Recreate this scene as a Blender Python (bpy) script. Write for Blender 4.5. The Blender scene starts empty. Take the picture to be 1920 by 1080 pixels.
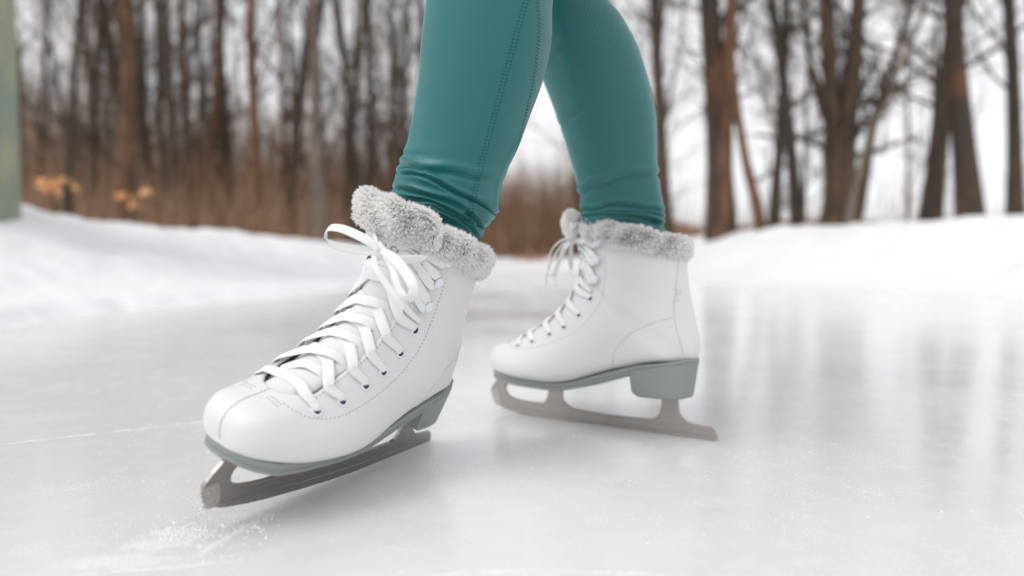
import bpy, math, random
import numpy as np
from mathutils import Vector, Matrix
from mathutils.kdtree import KDTree

R = math.radians
sc = bpy.context.scene
col = sc.collection

# ------------------------------------------------------------------ camera
CAM_H, PITCH, FPX = 0.1924, 0.0417, 1302.0        # metres, radians, focal length in pixels of a 1920 frame
cam_d = bpy.data.cameras.new('camera')
cam = bpy.data.objects.new('camera', cam_d)
col.objects.link(cam)
cam.location = (0, 0, CAM_H)
cam.rotation_euler = (math.pi / 2 - PITCH, 0, 0)
cam_d.sensor_width = 36.0
cam_d.lens = 36.0 * FPX / 1920.0
cam_d.clip_start = 0.02
cam_d.clip_end = 600
cam_d.dof.use_dof = True
cam_d.dof.focus_distance = 0.595
cam_d.dof.aperture_fstop = 2.5
cam_d.dof.aperture_blades = 0
sc.camera = cam

# ------------------------------------------------------------------ sky and sun
SUN_EL, SUN_AZ = R(52), R(228)
w = bpy.data.worlds.new('World')
sc.world = w
w.use_nodes = True
nt = w.node_tree
nt.nodes.clear()
sky = nt.nodes.new('ShaderNodeTexSky')
sky.sky_type = 'NISHITA'
sky.sun_disc = False
sky.sun_elevation = SUN_EL
sky.sun_rotation = SUN_AZ
sky.air_density = 1.0
sky.dust_density = 2.0
hs = nt.nodes.new('ShaderNodeHueSaturation')      # overcast: the blue is veiled by cloud
hs.inputs['Saturation'].default_value = 0.13
mx = nt.nodes.new('ShaderNodeMix'); mx.data_type = 'RGBA'
mx.inputs[0].default_value = 0.65
mx.inputs['B'].default_value = (7.9, 7.9, 8.15, 1)
bg = nt.nodes.new('ShaderNodeBackground')
bg.inputs['Strength'].default_value = 0.110
wo = nt.nodes.new('ShaderNodeOutputWorld')
nt.links.new(sky.outputs[0], hs.inputs['Color'])
nt.links.new(hs.outputs[0], mx.inputs['A'])
nt.links.new(mx.outputs['Result'], bg.inputs['Color'])
nt.links.new(bg.outputs[0], wo.inputs[0])
sun_d = bpy.data.lights.new('sun', 'SUN')
sun = bpy.data.objects.new('sun', sun_d)
col.objects.link(sun)
sun_d.energy = 0.75
sun_d.angle = R(25)
sun_d.color = (1.0, 0.97, 0.93)
sv = Vector((math.sin(SUN_AZ) * math.cos(SUN_EL), math.cos(SUN_AZ) * math.cos(SUN_EL), math.sin(SUN_EL)))
sun.rotation_euler = sv.to_track_quat('Z', 'Y').to_euler()
sc.view_settings.view_transform = 'Standard'
sc.view_settings.look = 'None'
sc.view_settings.exposure = 0.47
sc.view_settings.gamma = 1.0
sc.cycles.max_bounces = 8

# ------------------------------------------------------------------ helpers
def rotm(y, p, r):
    cy, sy, cp, sp, cr, sr = math.cos(y), math.sin(y), math.cos(p), math.sin(p), math.cos(r), math.sin(r)
    return np.array([[cy, -sy, 0], [sy, cy, 0], [0, 0, 1]]) @ np.array([[cp, 0, sp], [0, 1, 0], [-sp, 0, cp]]) @ np.array([[1, 0, 0], [0, cr, -sr], [0, sr, cr]])

def ray(px, py):
    d = np.array([(px - 960) / FPX, 1, -(py - 540) / FPX]); c, s = math.cos(PITCH), math.sin(PITCH)
    return np.array([d[0], d[1] * c + d[2] * s, -d[1] * s + d[2] * c])

def at(px, py, y):
    """point on the line of sight through a pixel whose world y is given"""
    d = ray(px, py); return np.array([0, 0, CAM_H]) + d * (y / d[1])

def proj(P):
    P = np.asarray(P); x = P[..., 0]; y = P[..., 1]; z = P[..., 2] - CAM_H
    c, s = math.cos(PITCH), math.sin(PITCH)
    d = y * c - z * s; u = y * s + z * c
    return 960 + FPX * x / d, 540 - FPX * u / d

def crom(keys, t):
    """Catmull-Rom through rows of keys at float index t (array)"""
    keys = np.asarray(keys, float); t = np.asarray(t, float); n = len(keys)
    i = np.clip(np.floor(t).astype(int), 0, n - 2); u = (t - i)
    k = lambda j: keys[np.clip(j, 0, n - 1)]
    p0, p1, p2, p3 = k(i - 1), k(i), k(i + 1), k(i + 2)
    u = u.reshape(u.shape + (1,) * (keys.ndim - 1))
    return 0.5 * (2 * p1 + (p2 - p0) * u + (2 * p0 - 5 * p1 + 4 * p2 - p3) * u ** 2 + (3 * p1 - p0 - 3 * p2 + p3) * u ** 3)

def lin(x, xs, ys):
    return np.interp(x, xs, ys)

def mesh_obj(name, verts, faces, m, parent=None, smooth=True, uv=None, mats=None, fmat=None):
    me = bpy.data.meshes.new(name)
    V = np.asarray(verts, float).reshape(-1, 3)
    me.from_pydata(V.tolist(), [], faces.tolist() if isinstance(faces, np.ndarray) else faces)
    if uv is not None:
        l = me.uv_layers.new(name='UVMap')
        vi = np.zeros(len(me.loops), int); me.loops.foreach_get('vertex_index', vi)
        l.data.foreach_set('uv', np.asarray(uv, float)[vi].ravel())
    if smooth:
        me.polygons.foreach_set('use_smooth', [True] * len(me.polygons))
    for mm in (mats or [m]):
        me.materials.append(mm)
    if fmat is not None:
        me.polygons.foreach_set('material_index', fmat)
    me.update()
    o = bpy.data.objects.new(name, me)
    col.objects.link(o)
    if parent is not None:
        o.parent = parent
    return o

def tag(o, label=None, cat=None, group=None, kind=None):
    if label: o['label'] = label
    if cat: o['category'] = cat
    if group: o['group'] = group
    if kind: o['kind'] = kind
    return o

def empty(name, loc=(0, 0, 0), rot=(0, 0, 0)):
    o = bpy.data.objects.new(name, None); o.location = loc; o.rotation_euler = rot
    o.empty_display_size = 0.05; col.objects.link(o); return o

class MB:
    def __init__(s): s.v = []; s.f = []; s.n = 0
    def add(s, v, f):
        v = np.asarray(v, float).reshape(-1, 3); s.v.append(v)
        s.f += [[a + s.n for a in q] for q in f]; s.n += len(v)
    def build(s, name, m, parent=None, smooth=True):
        return mesh_obj(name, np.concatenate(s.v), s.f, m, parent, smooth)

def grid_faces(nr, nc, closed=False):
    i = np.arange(nr - 1)[:, None]; j = np.arange(nc if closed else nc - 1)[None, :]
    j2 = (j + 1) % nc
    a = i * nc + j; b = i * nc + j2; c = (i + 1) * nc + j2; d = (i + 1) * nc + j
    return np.stack([a, b, c, d], -1).reshape(-1, 4)

def frames(P, N):
    P = np.asarray(P, float); N = np.asarray(N, float)
    T = np.gradient(P, axis=0); T /= np.linalg.norm(T, axis=1)[:, None] + 1e-12
    B = np.cross(T, N); B /= np.linalg.norm(B, axis=1)[:, None] + 1e-12
    N2 = np.cross(B, T)
    return T, B, N2

def ribbon(P, N, width, thick, k=10):
    """flat lace: closed sweep of a flattened super-ellipse"""
    P = np.asarray(P, float); n = len(P)
    T, B, N2 = frames(P, N)
    a = np.linspace(0, 2 * np.pi, k, endpoint=False)
    ca, sa = np.cos(a), np.sin(a)
    X = np.sign(ca) * np.abs(ca) ** .6; Y = np.sign(sa) * np.abs(sa) ** .9
    wd = np.broadcast_to(np.asarray(width, float), (n,)); th = np.broadcast_to(np.asarray(thick, float), (n,))
    V = P[:, None] + B[:, None] * (X[None, :, None] * wd[:, None, None] / 2) + N2[:, None] * (Y[None, :, None] * th[:, None, None] / 2)
    f = grid_faces(n, k, True).tolist()
    f.append(list(range(k))[::-1]); f.append([(n - 1) * k + j for j in range(k)])
    return V.reshape(-1, 3), f

def tube(P, rad, k=8, N=None):
    P = np.asarray(P, float); n = len(P)
    if N is None:
        T = np.gradient(P, axis=0); T /= np.linalg.norm(T, axis=1)[:, None] + 1e-12
        ref = np.array([0.31, 0.17, 0.93]) if abs(T[:, 2]).mean() < .8 else np.array([.9, .3, .1])
        N = np.broadcast_to(ref, P.shape)
    T, B, N2 = frames(P, N)
    a = np.linspace(0, 2 * np.pi, k, endpoint=False)
    r = np.broadcast_to(np.asarray(rad, float), (n,))
    V = P[:, None] + (B[:, None] * np.cos(a)[None, :, None] + N2[:, None] * np.sin(a)[None, :, None]) * r[:, None, None]
    f = grid_faces(n, k, True).tolist()
    f.append(list(range(k))[::-1]); f.append([(n - 1) * k + j for j in range(k)])
    return V.reshape(-1, 3), f

def spline(pts, n):
    return crom(pts, np.linspace(0, len(pts) - 1, n))

# ------------------------------------------------------------------ materials
def mat(name, color, rough=.5, metal=0, **kw):
    m = bpy.data.materials.new(name); m.use_nodes = True
    b = m.node_tree.nodes['Principled BSDF']
    b.inputs['Base Color'].default_value = (*color, 1)
    b.inputs['Roughness'].default_value = rough
    b.inputs['Metallic'].default_value = metal
    for k, v in kw.items():
        b.inputs[k.replace('_', ' ')].default_value = v
    return m

def nd(m, t, **kw):
    n = m.node_tree.nodes.new(t)
    for k, v in kw.items():
        setattr(n, k, v)
    return n

def lk(m, a, b): m.node_tree.links.new(a, b)

def add_noise(m, scale, bump=0.0, dist=0.001, colvar=None, detail=4, coord='Object', stretch=None, rough_to=None, rp=(.32, .68)):
    """procedural bump (and colour variation) from object coordinates"""
    b = m.node_tree.nodes['Principled BSDF']
    tc = nd(m, 'ShaderNodeTexCoord'); mp = nd(m, 'ShaderNodeMapping')
    if stretch: mp.inputs['Scale'].default_value = stretch
    lk(m, tc.outputs[coord], mp.inputs[0])
    n = nd(m, 'ShaderNodeTexNoise'); n.inputs['Scale'].default_value = scale; n.inputs['Detail'].default_value = detail
    lk(m, mp.outputs[0], n.inputs['Vector'])
    if bump:
        bp = nd(m, 'ShaderNodeBump'); bp.inputs['Strength'].default_value = bump; bp.inputs['Distance'].default_value = dist
        lk(m, n.outputs['Fac'], bp.inputs['Height'])
        old = b.inputs['Normal'].links
        if old:
            lk(m, old[0].from_socket, bp.inputs['Normal'])
        lk(m, bp.outputs[0], b.inputs['Normal'])
    if colvar:
        c = b.inputs['Base Color'].default_value
        cr = nd(m, 'ShaderNodeValToRGB'); cr.color_ramp.elements[0].position = rp[0]; cr.color_ramp.elements[1].position = rp[1]
        cr.color_ramp.elements[0].color = (*colvar, 1); cr.color_ramp.elements[1].color = c
        lk(m, n.outputs['Fac'], cr.inputs[0]); lk(m, cr.outputs[0], b.inputs['Base Color'])
    if rough_to:
        mr = nd(m, 'ShaderNodeMapRange'); mr.inputs[3].default_value = rough_to[0]; mr.inputs[4].default_value = rough_to[1]
        lk(m, n.outputs['Fac'], mr.inputs[0]); lk(m, mr.outputs[0], b.inputs['Roughness'])
    return m

M = {}
M['leather'] = add_noise(add_noise(mat('white_leather', (.74, .74, .735), .42, Specular_IOR_Level=.45), 1400, .12, .0003), 60, .10, .002, rough_to=(.34, .52))
M['leather_seam'] = mat('seam_edge', (.64, .64, .63), .6)
M['stitch'] = mat('stitch_thread', (.33, .32, .30), .8)
M['tongue'] = add_noise(mat('tongue_leather', (.74, .74, .73), .5), 900, .15, .0004)
M['lining'] = add_noise(mat('grey_fleece_lining', (.72, .69, .65), .95), 260, .8, .003, colvar=(.48, .45, .41))
M['sole'] = add_noise(mat('grey_green_sole', (.268, .292, .283), .48), 300, .06, .0005)
M['heel'] = add_noise(mat('grey_green_heel', (.268, .292, .283), .45), 120, .08, .001, stretch=(1, 1, 9))
M['lace'] = mat('lace_cotton', (.81, .81, .80), .85, Sheen_Weight=.3)
M['eyelet'] = mat('eyelet_enamel', (.74, .77, .80), .22, Coat_Weight=.4)
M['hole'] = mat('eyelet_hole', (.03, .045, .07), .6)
M['hook'] = mat('hook_enamel', (.78, .81, .85), .2, Coat_Weight=.5)
M['fur'] = mat('plush_fur', (.99, .98, .965), .8, Sheen_Weight=.3, Subsurface_Weight=.0)
m = M['fur']; tb = nd(m, 'ShaderNodeBsdfTranslucent'); tb.inputs[0].default_value = (.98, .97, .955, 1); ms = nd(m, 'ShaderNodeMixShader'); ms.inputs[0].default_value = .5
lk(m, m.node_tree.nodes['Principled BSDF'].outputs[0], ms.inputs[1]); lk(m, tb.outputs[0], ms.inputs[2]); lk(m, ms.outputs[0], m.node_tree.nodes['Material Output'].inputs[0])
M['furbase'] = add_noise(mat('plush_backing', (.88, .87, .85), .95), 200, .5, .002)
M['print'] = mat('tongue_print', (.24, .245, .24), .5)
M['embroid'] = mat('grey_embroidery', (.55, .55, .55), .8)
# steel: satin, brushed along the blade, with wear
m = mat('blade_steel', (.38, .35, .33), .36, 1.0)
add_noise(m, 60, .15, .0003, colvar=(.33, .305, .285), stretch=(1, 1, 9), rough_to=(.3, .42)); M['steel'] = m
m = mat('toe_pick_steel', (.40, .36, .32), .55, .85)
add_noise(m, 700, .9, .001, colvar=(.62, .60, .57)); M['pick'] = m

# ------------------------------------------------------------------ skate model (local frame: x to the toe, y to the skater's left, z up)
BF = np.array([  # Bx, Bz, Fx, Fz, ws, wa, wb, wc, wd   (widths in mm)
 [.2828,.0580,.2838,.0610,  .5, .5, .5, .5, .5],
 [.2825,.0550,.2852,.0670,  9, 12, 12, 10,  7],
 [.2790,.0530,.2852,.0742, 16, 20, 20, 17, 12],
 [.2730,.0513,.2818,.0808, 23, 28, 28, 24, 17],
 [.2640,.0495,.2728,.0868, 30, 35, 35, 30, 22],
 [.2525,.0476,.2585,.0905, 35, 41, 41, 34, 22],
 [.2350,.0456,.2380,.0975, 39, 47, 46, 34, 22],
 [.2130,.0445,.2200,.1090, 42, 51, 48, 34, 22],
 [.1900,.0441,.2040,.1205, 43, 51, 48, 33, 22],
 [.1650,.0465,.1900,.1315, 40, 48, 46, 33, 22],
 [.1380,.0545,.1800,.1425, 36, 44, 43, 32, 23],
 [.1080,.0643,.1735,.1540, 34, 43, 42, 31, 23],
 [.0760,.0730,.1695,.1640, 34, 43, 43, 31, 23],
 [.0480,.0775,.1672,.1740, 30, 42, 43, 32, 23],
 [.0345,.0800,.1662,.1795, 21, 38, 42, 32, 23],
 [.0270,.0840,.1660,.1835, 15, 35, 42, 33, 23],
 [.0234,.0932,.1660,.1875, 13, 34, 42, 33, 23],
 [.0248,.1090,.1664,.1930, 12, 33, 40, 33, 23],
 [.0295,.1280,.1672,.1985, 12, 33, 39, 33, 23],
 [.0351,.1487,.1683,.2045, 14, 34, 40, 33, 23],
 [.0400,.1729,.1700,.2115, 16, 36, 41, 33, 24],
 [.0431,.1923,.1720,.2185, 17, 37, 42, 34, 24]])
NT = len(BF) - 1
SV = np.array([0, 0, .18, .45, .75, 1, 1.0])

def bsp(n=7):
    """clamped cubic B-spline basis over 7 control points, sampled densely"""
    p = 3; kn = np.concatenate([[0] * p, np.linspace(0, 1, n - p + 1), [1] * p])
    u = np.linspace(0, 1, 401); u[-1] = 1 - 1e-9
    Nb = [[((u >= kn[i]) & (u < kn[i + 1])).astype(float) for i in range(len(kn) - 1)]]
    for d in range(1, p + 1):
        prev = Nb[-1]; cur = []
        for i in range(len(kn) - 1 - d):
            a = (u - kn[i]) / (kn[i + d] - kn[i]) * prev[i] if kn[i + d] > kn[i] else 0 * u
            b = (kn[i + d + 1] - u) / (kn[i + d + 1] - kn[i + 1]) * prev[i + 1] if kn[i + d + 1] > kn[i + 1] else 0 * u
            cur.append(a + b)
        Nb.append(cur)
    return u, np.array(Nb[-1][:n]).T       # (401, 7)
BU, BN = bsp()

TXT = [None, None]
class Boot:
    def __init__(s, toe_shift):
        s.ts = toe_shift; s.cache = {}
    def S(s, t, v, side=1):
        """surface point; t 0..NT toe to collar, v 0 (sole/back) .. 1 (front/top)"""
        t = np.asarray(t, float); v = np.clip(np.asarray(v, float), 0, 1)
        t, v = np.broadcast_arrays(t, v)
        side = np.broadcast_to(side, t.shape)
        k = crom(BF, t)
        idx = v * 400; i = np.clip(idx.astype(int), 0, 399); fr = (idx - i)[..., None]
        Nn = BN[i] * (1 - fr) + BN[i + 1] * fr
        ss = (Nn * SV).sum(-1)
        W = np.stack([0 * k[..., 4], k[..., 4], k[..., 5], k[..., 6], k[..., 7], k[..., 8], 0 * k[..., 4]], -1) * .001
        y = (Nn * W).sum(-1)
        x = k[..., 0] + (k[..., 2] - k[..., 0]) * ss
        z = k[..., 1] + (k[..., 3] - k[..., 1]) * ss
        yc = s.ts * np.clip((x - .14) / .15, 0, 1) ** 1.6
        # soft wrinkles over the ankle bend and instep of the visible leather
        return np.stack([x, y * side + yc, z], -1)
    def N(s, t, v, side=1):
        e = 1e-3
        a = s.S(np.clip(np.asarray(t) + e * 4, 0, NT), v, side) - s.S(np.asarray(t) - e * 4, v, side)
        b = s.S(t, np.clip(np.asarray(v) + e, 0, 1), side) - s.S(t, np.clip(np.asarray(v) - e, 0, 1), side)
        n = np.cross(a, b) * (np.broadcast_to(side, np.asarray(t + 0 * np.asarray(v)).shape)[..., None])
        n /= np.linalg.norm(n, axis=-1)[..., None] + 1e-12
        p = s.S(t, v, side); cen = .5 * (s.S(t, 0 * v, side) + s.S(t, 0 * v + 1, side))
        sg = np.sign((n * (p - cen)).sum(-1)); sg[sg == 0] = 1
        return n * sg[..., None]
    def P(s, t, v, side=1, off=0.0):
        t = np.atleast_1d(np.asarray(t, float)); v = np.atleast_1d(np.asarray(v, float))
        t, v = np.broadcast_arrays(t, v)
        return s.S(t, v, side) + s.N(t, v, side) * off
    def find(s, x, z, v0=.3, side=1):
        """(t, v) of the point of the side seen at local (x, z)"""
        if v0 not in s.cache:
            T = np.linspace(0.2, NT, 260); V = np.linspace(v0, .97, 200)
            s.cache[v0] = (T, V, s.S(T[:, None], V[None, :]))
        T, V, g = s.cache[v0]
        d = (g[..., 0] - x) ** 2 + (g[..., 2] - z) ** 2
        i, j = np.unravel_index(np.argmin(d), d.shape)
        return T[i], V[j]
    def vo(s, t):
        """v of the facing edge (the opening over the tongue)"""
        t = np.atleast_1d(np.asarray(t, float))
        yo = .0245 * np.clip((t - TO) / .9, 0, 1) ** .45
        yo = yo + .002 * np.clip((t - 12) / 9, 0, 1)
        V = np.linspace(.55, 1, 226)
        y = s.S(t[:, None], V[None, :])[..., 1] - s.ts * np.clip((s.S(t[:, None], V[None, :])[..., 0] - .14) / .15, 0, 1) ** 1.6
        out = np.ones(len(t))
        for i in range(len(t)):
            if t[i] > TO:
                out[i] = np.interp(-yo[i], -y[i], V)
        return out
TO = 5.45
EYE = [(.2329,.0873),(.2112,.0933),(.1890,.1033),(.1699,.1126),(.1528,.1270),(.1398,.1460)]
HOOK = [(.1344,.1673),(.1326,.1893),(.1306,.2090)]

def fur_mesh(name, V, F, parent, count, length, seed, wid=.00042, comb=(0, 0, -1), combk=.25):
    """short plush fibres in tufts over a base surface"""
    rng = np.random.default_rng(seed)
    V = np.asarray(V); Q = np.array([f for f in F if len(f) == 4])
    tri = np.concatenate([Q[:, [0, 1, 2]], Q[:, [0, 2, 3]]])
    A, B, C = V[tri[:, 0]], V[tri[:, 1]], V[tri[:, 2]]
    nn = np.cross(B - A, C - A); ar = np.linalg.norm(nn, axis=1); nn /= ar[:, None] + 1e-15
    pick = rng.choice(len(tri), count, p=ar / ar.sum())
    u, v = rng.random(count), rng.random(count); fl = u + v > 1; u[fl] = 1 - u[fl]; v[fl] = 1 - v[fl]
    P = A[pick] + (B - A)[pick] * u[:, None] + (C - A)[pick] * v[:, None]; n = nn[pick]
    K = max(50, count // 10)
    ci = rng.choice(count, K, replace=False)
    cdir = rng.normal(size=(K, 3)) * .20
    clen = rng.uniform(.8, 1.2, K)
    ctr = P[ci]; lab = np.zeros(count, int)
    kd = KDTree(K)
    for a in range(K): kd.insert(ctr[a], a)
    kd.balance()
    lab[:] = [kd.find(p)[1] for p in P]
    L = length * clen[lab] * rng.uniform(.75, 1.15, count)
    comb = np.array(comb, float)
    d0 = n + cdir[lab] * .5 + rng.normal(size=(count, 3)) * .09 + comb * combk + .30 * np.stack([np.sin(P[:, 2] * 310 + P[:, 1] * 190), np.sin(P[:, 0] * 260 + P[:, 2] * 240 + 1), np.sin(P[:, 1] * 280 - P[:, 0] * 210 + 2)], 1)
    d0 /= np.linalg.norm(d0, axis=1)[:, None]
    tip = P + d0 * L[:, None]
    tgt = ctr[lab] + (n[ci][lab] + cdir[lab] + comb * combk * 1.6) * (L * .95)[:, None]
    tip = tip * .84 + tgt * .16
    mid = P * .45 + tip * .55 + n * (L * .12)[:, None]
    sd = np.cross(d0, rng.normal(size=(count, 3))); sd /= np.linalg.norm(sd, axis=1)[:, None] + 1e-9
    wv = (wid * rng.uniform(.7, 1.3, count))[:, None]
    VV = np.stack([P - sd * wv, P + sd * wv, mid + sd * wv * .8, mid - sd * wv * .8, tip + sd * wv * .25, tip - sd * wv * .25], 1).reshape(-1, 3)
    b = np.arange(count) * 6
    FF = np.concatenate([np.stack([b, b + 1, b + 2, b + 3], 1), np.stack([b + 3, b + 2, b + 4, b + 5], 1)])
    return mesh_obj(name, VV, FF, M['fur'], parent)

def sweep(Pc, U, Wn, ru, rw, k=18, wob=None):
    """closed sweep with ellipse cross-section: U (up) and Wn (outward) per point, tapering at the ends"""
    n = len(Pc); a = np.linspace(0, 2 * np.pi, k, endpoint=False)
    V = np.zeros((n, k, 3))
    ru = np.broadcast_to(ru, (n,)); rw = np.broadcast_to(rw, (n,))
    for i in range(n):
        q = np.sign(np.cos(a)) * np.abs(np.cos(a)) ** .85
        V[i] = Pc[i] + q[:, None] * U[i] * ru[i] + np.sin(a)[:, None] * Wn[i] * rw[i]
    if wob is not None: V = V + wob(V)
    f = grid_faces(n, k, True).tolist(); f.append(list(range(k))[::-1]); f.append([(n - 1) * k + j for j in range(k)])
    V = V.reshape(-1, 3)
    # outward winding check
    q = f[len(f) // 2 - 3]; nq = np.cross(V[q[1]] - V[q[0]], V[q[2]] - V[q[0]])
    cc = V.reshape(n, k, 3)[(len(f) // 2 - 3) // k].mean(0)
    if np.dot(nq, V[q[0]] - cc) < 0: f = [g[::-1] for g in f]
    return V, f

def make_skate(label, T, ang, toe_shift, near):
    root = empty('ice_skate', T, (ang[2], ang[1], ang[0]))
    tag(root, label, 'ice skate', 'white figure skates worn by the skater')
    Rm = rotm(*ang); Tv = np.array(T)
    bt = Boot(toe_shift)
    rng = np.random.default_rng(5 if near else 6)
    def loc(px, py, xl):
        """local point with local x = xl seen at a pixel"""
        o = Rm.T @ (np.array([0, 0, CAM_H]) - Tv); d = Rm.T @ ray(px, py)
        return o + d * ((xl - o[0]) / d[0])
    # ---------------- boot upper
    ts = np.concatenate([[0, .06, .14, .25, .4, .6, .8], np.arange(1, TO, .22), [TO], TO + np.array([.008, .03, .07, .13, .22, .34, .5, .7, .95]), np.arange(TO + 1.2, NT, .25), [NT]])
    nv = 44
    vo = bt.vo(ts)
    J = np.linspace(0, 1, nv + 1)
    rows = []
    for i, t in enumerate(ts):
        v = J * vo[i]
        Rt = bt.S(np.full(nv, t), v[1:][::-1], -1); Lt = bt.S(np.full(nv + 1, t), v, 1)
        rows.append(np.concatenate([Rt, Lt]))
    V = np.array(rows); nc = V.shape[1]
    # leather creases round the ankle
    def crease(V):
        x, z = V[..., 0], V[..., 2]
        d = 0
        for (x0, z0, sl, a, wv) in ((.120, .140, 1.1, .0009, .006), (.105, .128, .8, .0007, .005), (.13, .156, 1.3, .0006, .005)):
            q = (z - z0) - sl * (x - x0); r = (x - x0)
            d = d - a * np.exp(-(q / wv) ** 2) * np.exp(-(r / .018) ** 2)
        return d
    dsp = crease(V) * np.clip((ts - 8) / 2, 0, 1)[:, None]
    V[..., 1] += dsp * np.sign(V[..., 1])
    boot = mesh_obj('boot', V.reshape(-1, 3), grid_faces(len(ts), nc), M['leather'], root)
    md = boot.modifiers.new('w', 'WELD'); md.merge_threshold = 1e-5
    md = boot.modifiers.new('s', 'SOLIDIFY'); md.thickness = .0024; md.offset = -1; md.use_even_offset = False
    # check winding: normals must point out
    f0 = grid_faces(len(ts), nc)[20 * (nc - 1) + 70]; Vf = V.reshape(-1, 3)
    if np.cross(Vf[f0[1]] - Vf[f0[0]], Vf[f0[2]] - Vf[f0[0]])[1] * Vf[f0[0]][1] < 0:
        boot.data.flip_normals()
    # ---------------- lining (grey fleece seen beside the tongue and at the rim)
    tl = np.linspace(5.0, NT, 60); vl = np.linspace(.35, 1, 26)
    LO = np.interp(tl, [5, 8, 10.5], [-.0062, -.0055, -.0034])
    # left half ordered 1..0.35 reversed so that the strip runs over the top
    h1 = bt.P(np.repeat(tl, 26), np.tile(vl, 60), -1, np.repeat(LO, 26)[:, None]).reshape(60, 26, 3)
    h2 = bt.P(np.repeat(tl, 26), np.tile(vl[::-1], 60), 1, np.repeat(LO, 26)[:, None]).reshape(60, 26, 3)
    g = np.concatenate([h1, h2[:, 1:]], 1)
    mesh_obj('lining', g.reshape(-1, 3), grid_faces(60, 51), M['lining'], root)
    # ---------------- tongue: centre line and cross-section
    tt = np.linspace(TO - .25, NT, 60)
    C = crom(BF, tt)[:, 2:4]
    ext = np.array([[.1762, .2255], [.1795, .2320], [.1815, .2380]])
    C = np.concatenate([C - 0, ext]); ctt = np.concatenate([tt, [NT + 1, NT + 2, NT + 3]])
    tan = np.gradient(C, axis=0); tan /= np.linalg.norm(tan, axis=1)[:, None]
    nrm = np.stack([tan[:, 1] * 1.0, -tan[:, 0]], 1); nrm *= np.sign(nrm[:, :1] + 1e-9)
    edge = bt.S(tt, bt.vo(tt) if True else 0, 1)
    yy = np.abs(edge[:, 1] - toe_shift * np.clip((edge[:, 0] - .14) / .15, 0, 1) ** 1.6)
    drop = ((C[:60] - edge[:, [0, 2]]) * nrm[:60]).sum(1)
    cc = np.where(yy > .02, drop / np.maximum(yy, .02) ** 2, 6.0); cc[:8] = cc[8]
    cc = np.concatenate([cc, [cc[-1] * .9, cc[-1] * .7, cc[-1] * .6]])
    cc = np.convolve(np.pad(cc, 4, 'edge'), np.ones(9) / 9, 'valid')
    def TG(tq, y, off=0.0):
        """point on the tongue at row tq, lateral y, raised by off"""
        tq = np.asarray(tq, float); y = np.asarray(y, float)
        cx = np.interp(tq, ctt, C[:, 0]); cz = np.interp(tq, ctt, C[:, 1])
        nx = np.interp(tq, ctt, nrm[:, 0]); nz = np.interp(tq, ctt, nrm[:, 1]); k = np.interp(tq, ctt, cc)
        q = -.0026 - .0012 * np.exp(-((tq - TO - .3) / 2.2) ** 2) + .0014 * np.exp(-(y / .012) ** 2) - k * y ** 2 + off
        yc = toe_shift * np.clip((cx - .14) / .15, 0, 1) ** 1.6
        return np.stack([cx + nx * q, y + yc, cz + nz * q], -1)
    def TN(tq):
        nx = np.interp(tq, ctt, nrm[:, 0]); nz = np.interp(tq, ctt, nrm[:, 1])
        return np.stack([nx, 0 * nx, nz], -1)
    tr = np.linspace(TO - .2, NT + 2.6, 90)
    sh = .0050 * np.clip((tr - TO) / 3, 0, 1)      # the tongue has slipped to the visible side
    hw = np.interp(tr, [TO - .2, 6.5, 12, 21, NT + 2.6], [.012, .0175, .0195, .0235, .030])
    ys = np.linspace(-1, 1, 33)
    G = np.zeros((90, 33, 3))
    for i in range(90):
        y = ys * hw[i] + sh[i]
        edgeoff = -.0022 * np.exp(-((1 - np.abs(ys)) * 9) ** 1.3) + .0010 * np.cos(ys * np.pi / 2) * np.sin(tr[i] * 2.4) 
        G[i] = TG(np.full(33, tr[i]), y, edgeoff)
    tongue = mesh_obj('tongue', G.reshape(-1, 3), grid_faces(90, 33), M['tongue'], root)
    md = tongue.modifiers.new('s', 'SOLIDIFY'); md.thickness = .003; md.offset = 0
    # ---------------- plush on the tongue top
    yv = np.linspace(-.030, .041, 34)
    Pc = np.stack([.1770 - 8.5 * yv ** 2 + .001 * np.sin(yv * 160), yv, .2322 - 1.2 * yv ** 2], -1)
    Uv = np.tile(np.array([[.25, 0, .97]]), (34, 1)); Wv = np.stack([0 * yv + 1, yv * 17, 0 * yv - .25], -1); Wv /= np.linalg.norm(Wv, axis=1)[:, None]
    e = np.sqrt(np.clip(1 - (yv / .0415) ** 8, .02, 1))
    wob = lambda V: np.stack([.0012 * np.sin(V[..., 1] * 190 + V[..., 2] * 130), 0 * V[..., 0], .0010 * np.sin(V[..., 1] * 240 + 1)], -1)
    Vf2, Ff2 = sweep(Pc, Uv, Wv, .0118 * e, .0052 * e, wob=wob)
    tf = mesh_obj('tongue_trim', Vf2, Ff2, M['furbase'], tongue)
    fur_mesh('fur_pile', Vf2, Ff2, tf, 60000 if near else 18000, .0058, 11, wid=.00030 if near else .0005)
    # ---------------- plush collar
    vv = np.concatenate([np.linspace(.82, 0, 40), np.linspace(0, .82, 40)[1:]])
    sdv = np.concatenate([-np.ones(40), np.ones(39)])
    Sc = bt.S(np.full(79, NT - .15), vv, sdv); Nc = bt.N(np.full(79, NT - .15), vv, sdv)
    # resample evenly
    L = np.concatenate([[0], np.cumsum(np.linalg.norm(np.diff(Sc, axis=0), axis=1))]); q = np.linspace(0, L[-1], 90)
    Sc = np.stack([np.interp(q, L, Sc[:, k]) for k in range(3)], -1); Nc = np.stack([np.interp(q, L, Nc[:, k]) for k in range(3)], -1)
    Nc[:, 2] *= .3; Nc /= np.linalg.norm(Nc, axis=1)[:, None]
    Uc = np.tile(np.array([[-.05, 0, 1.0]]), (90, 1))
    e = np.clip(np.minimum(q, L[-1] - q) / .010, .12, 1) ** .5
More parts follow.
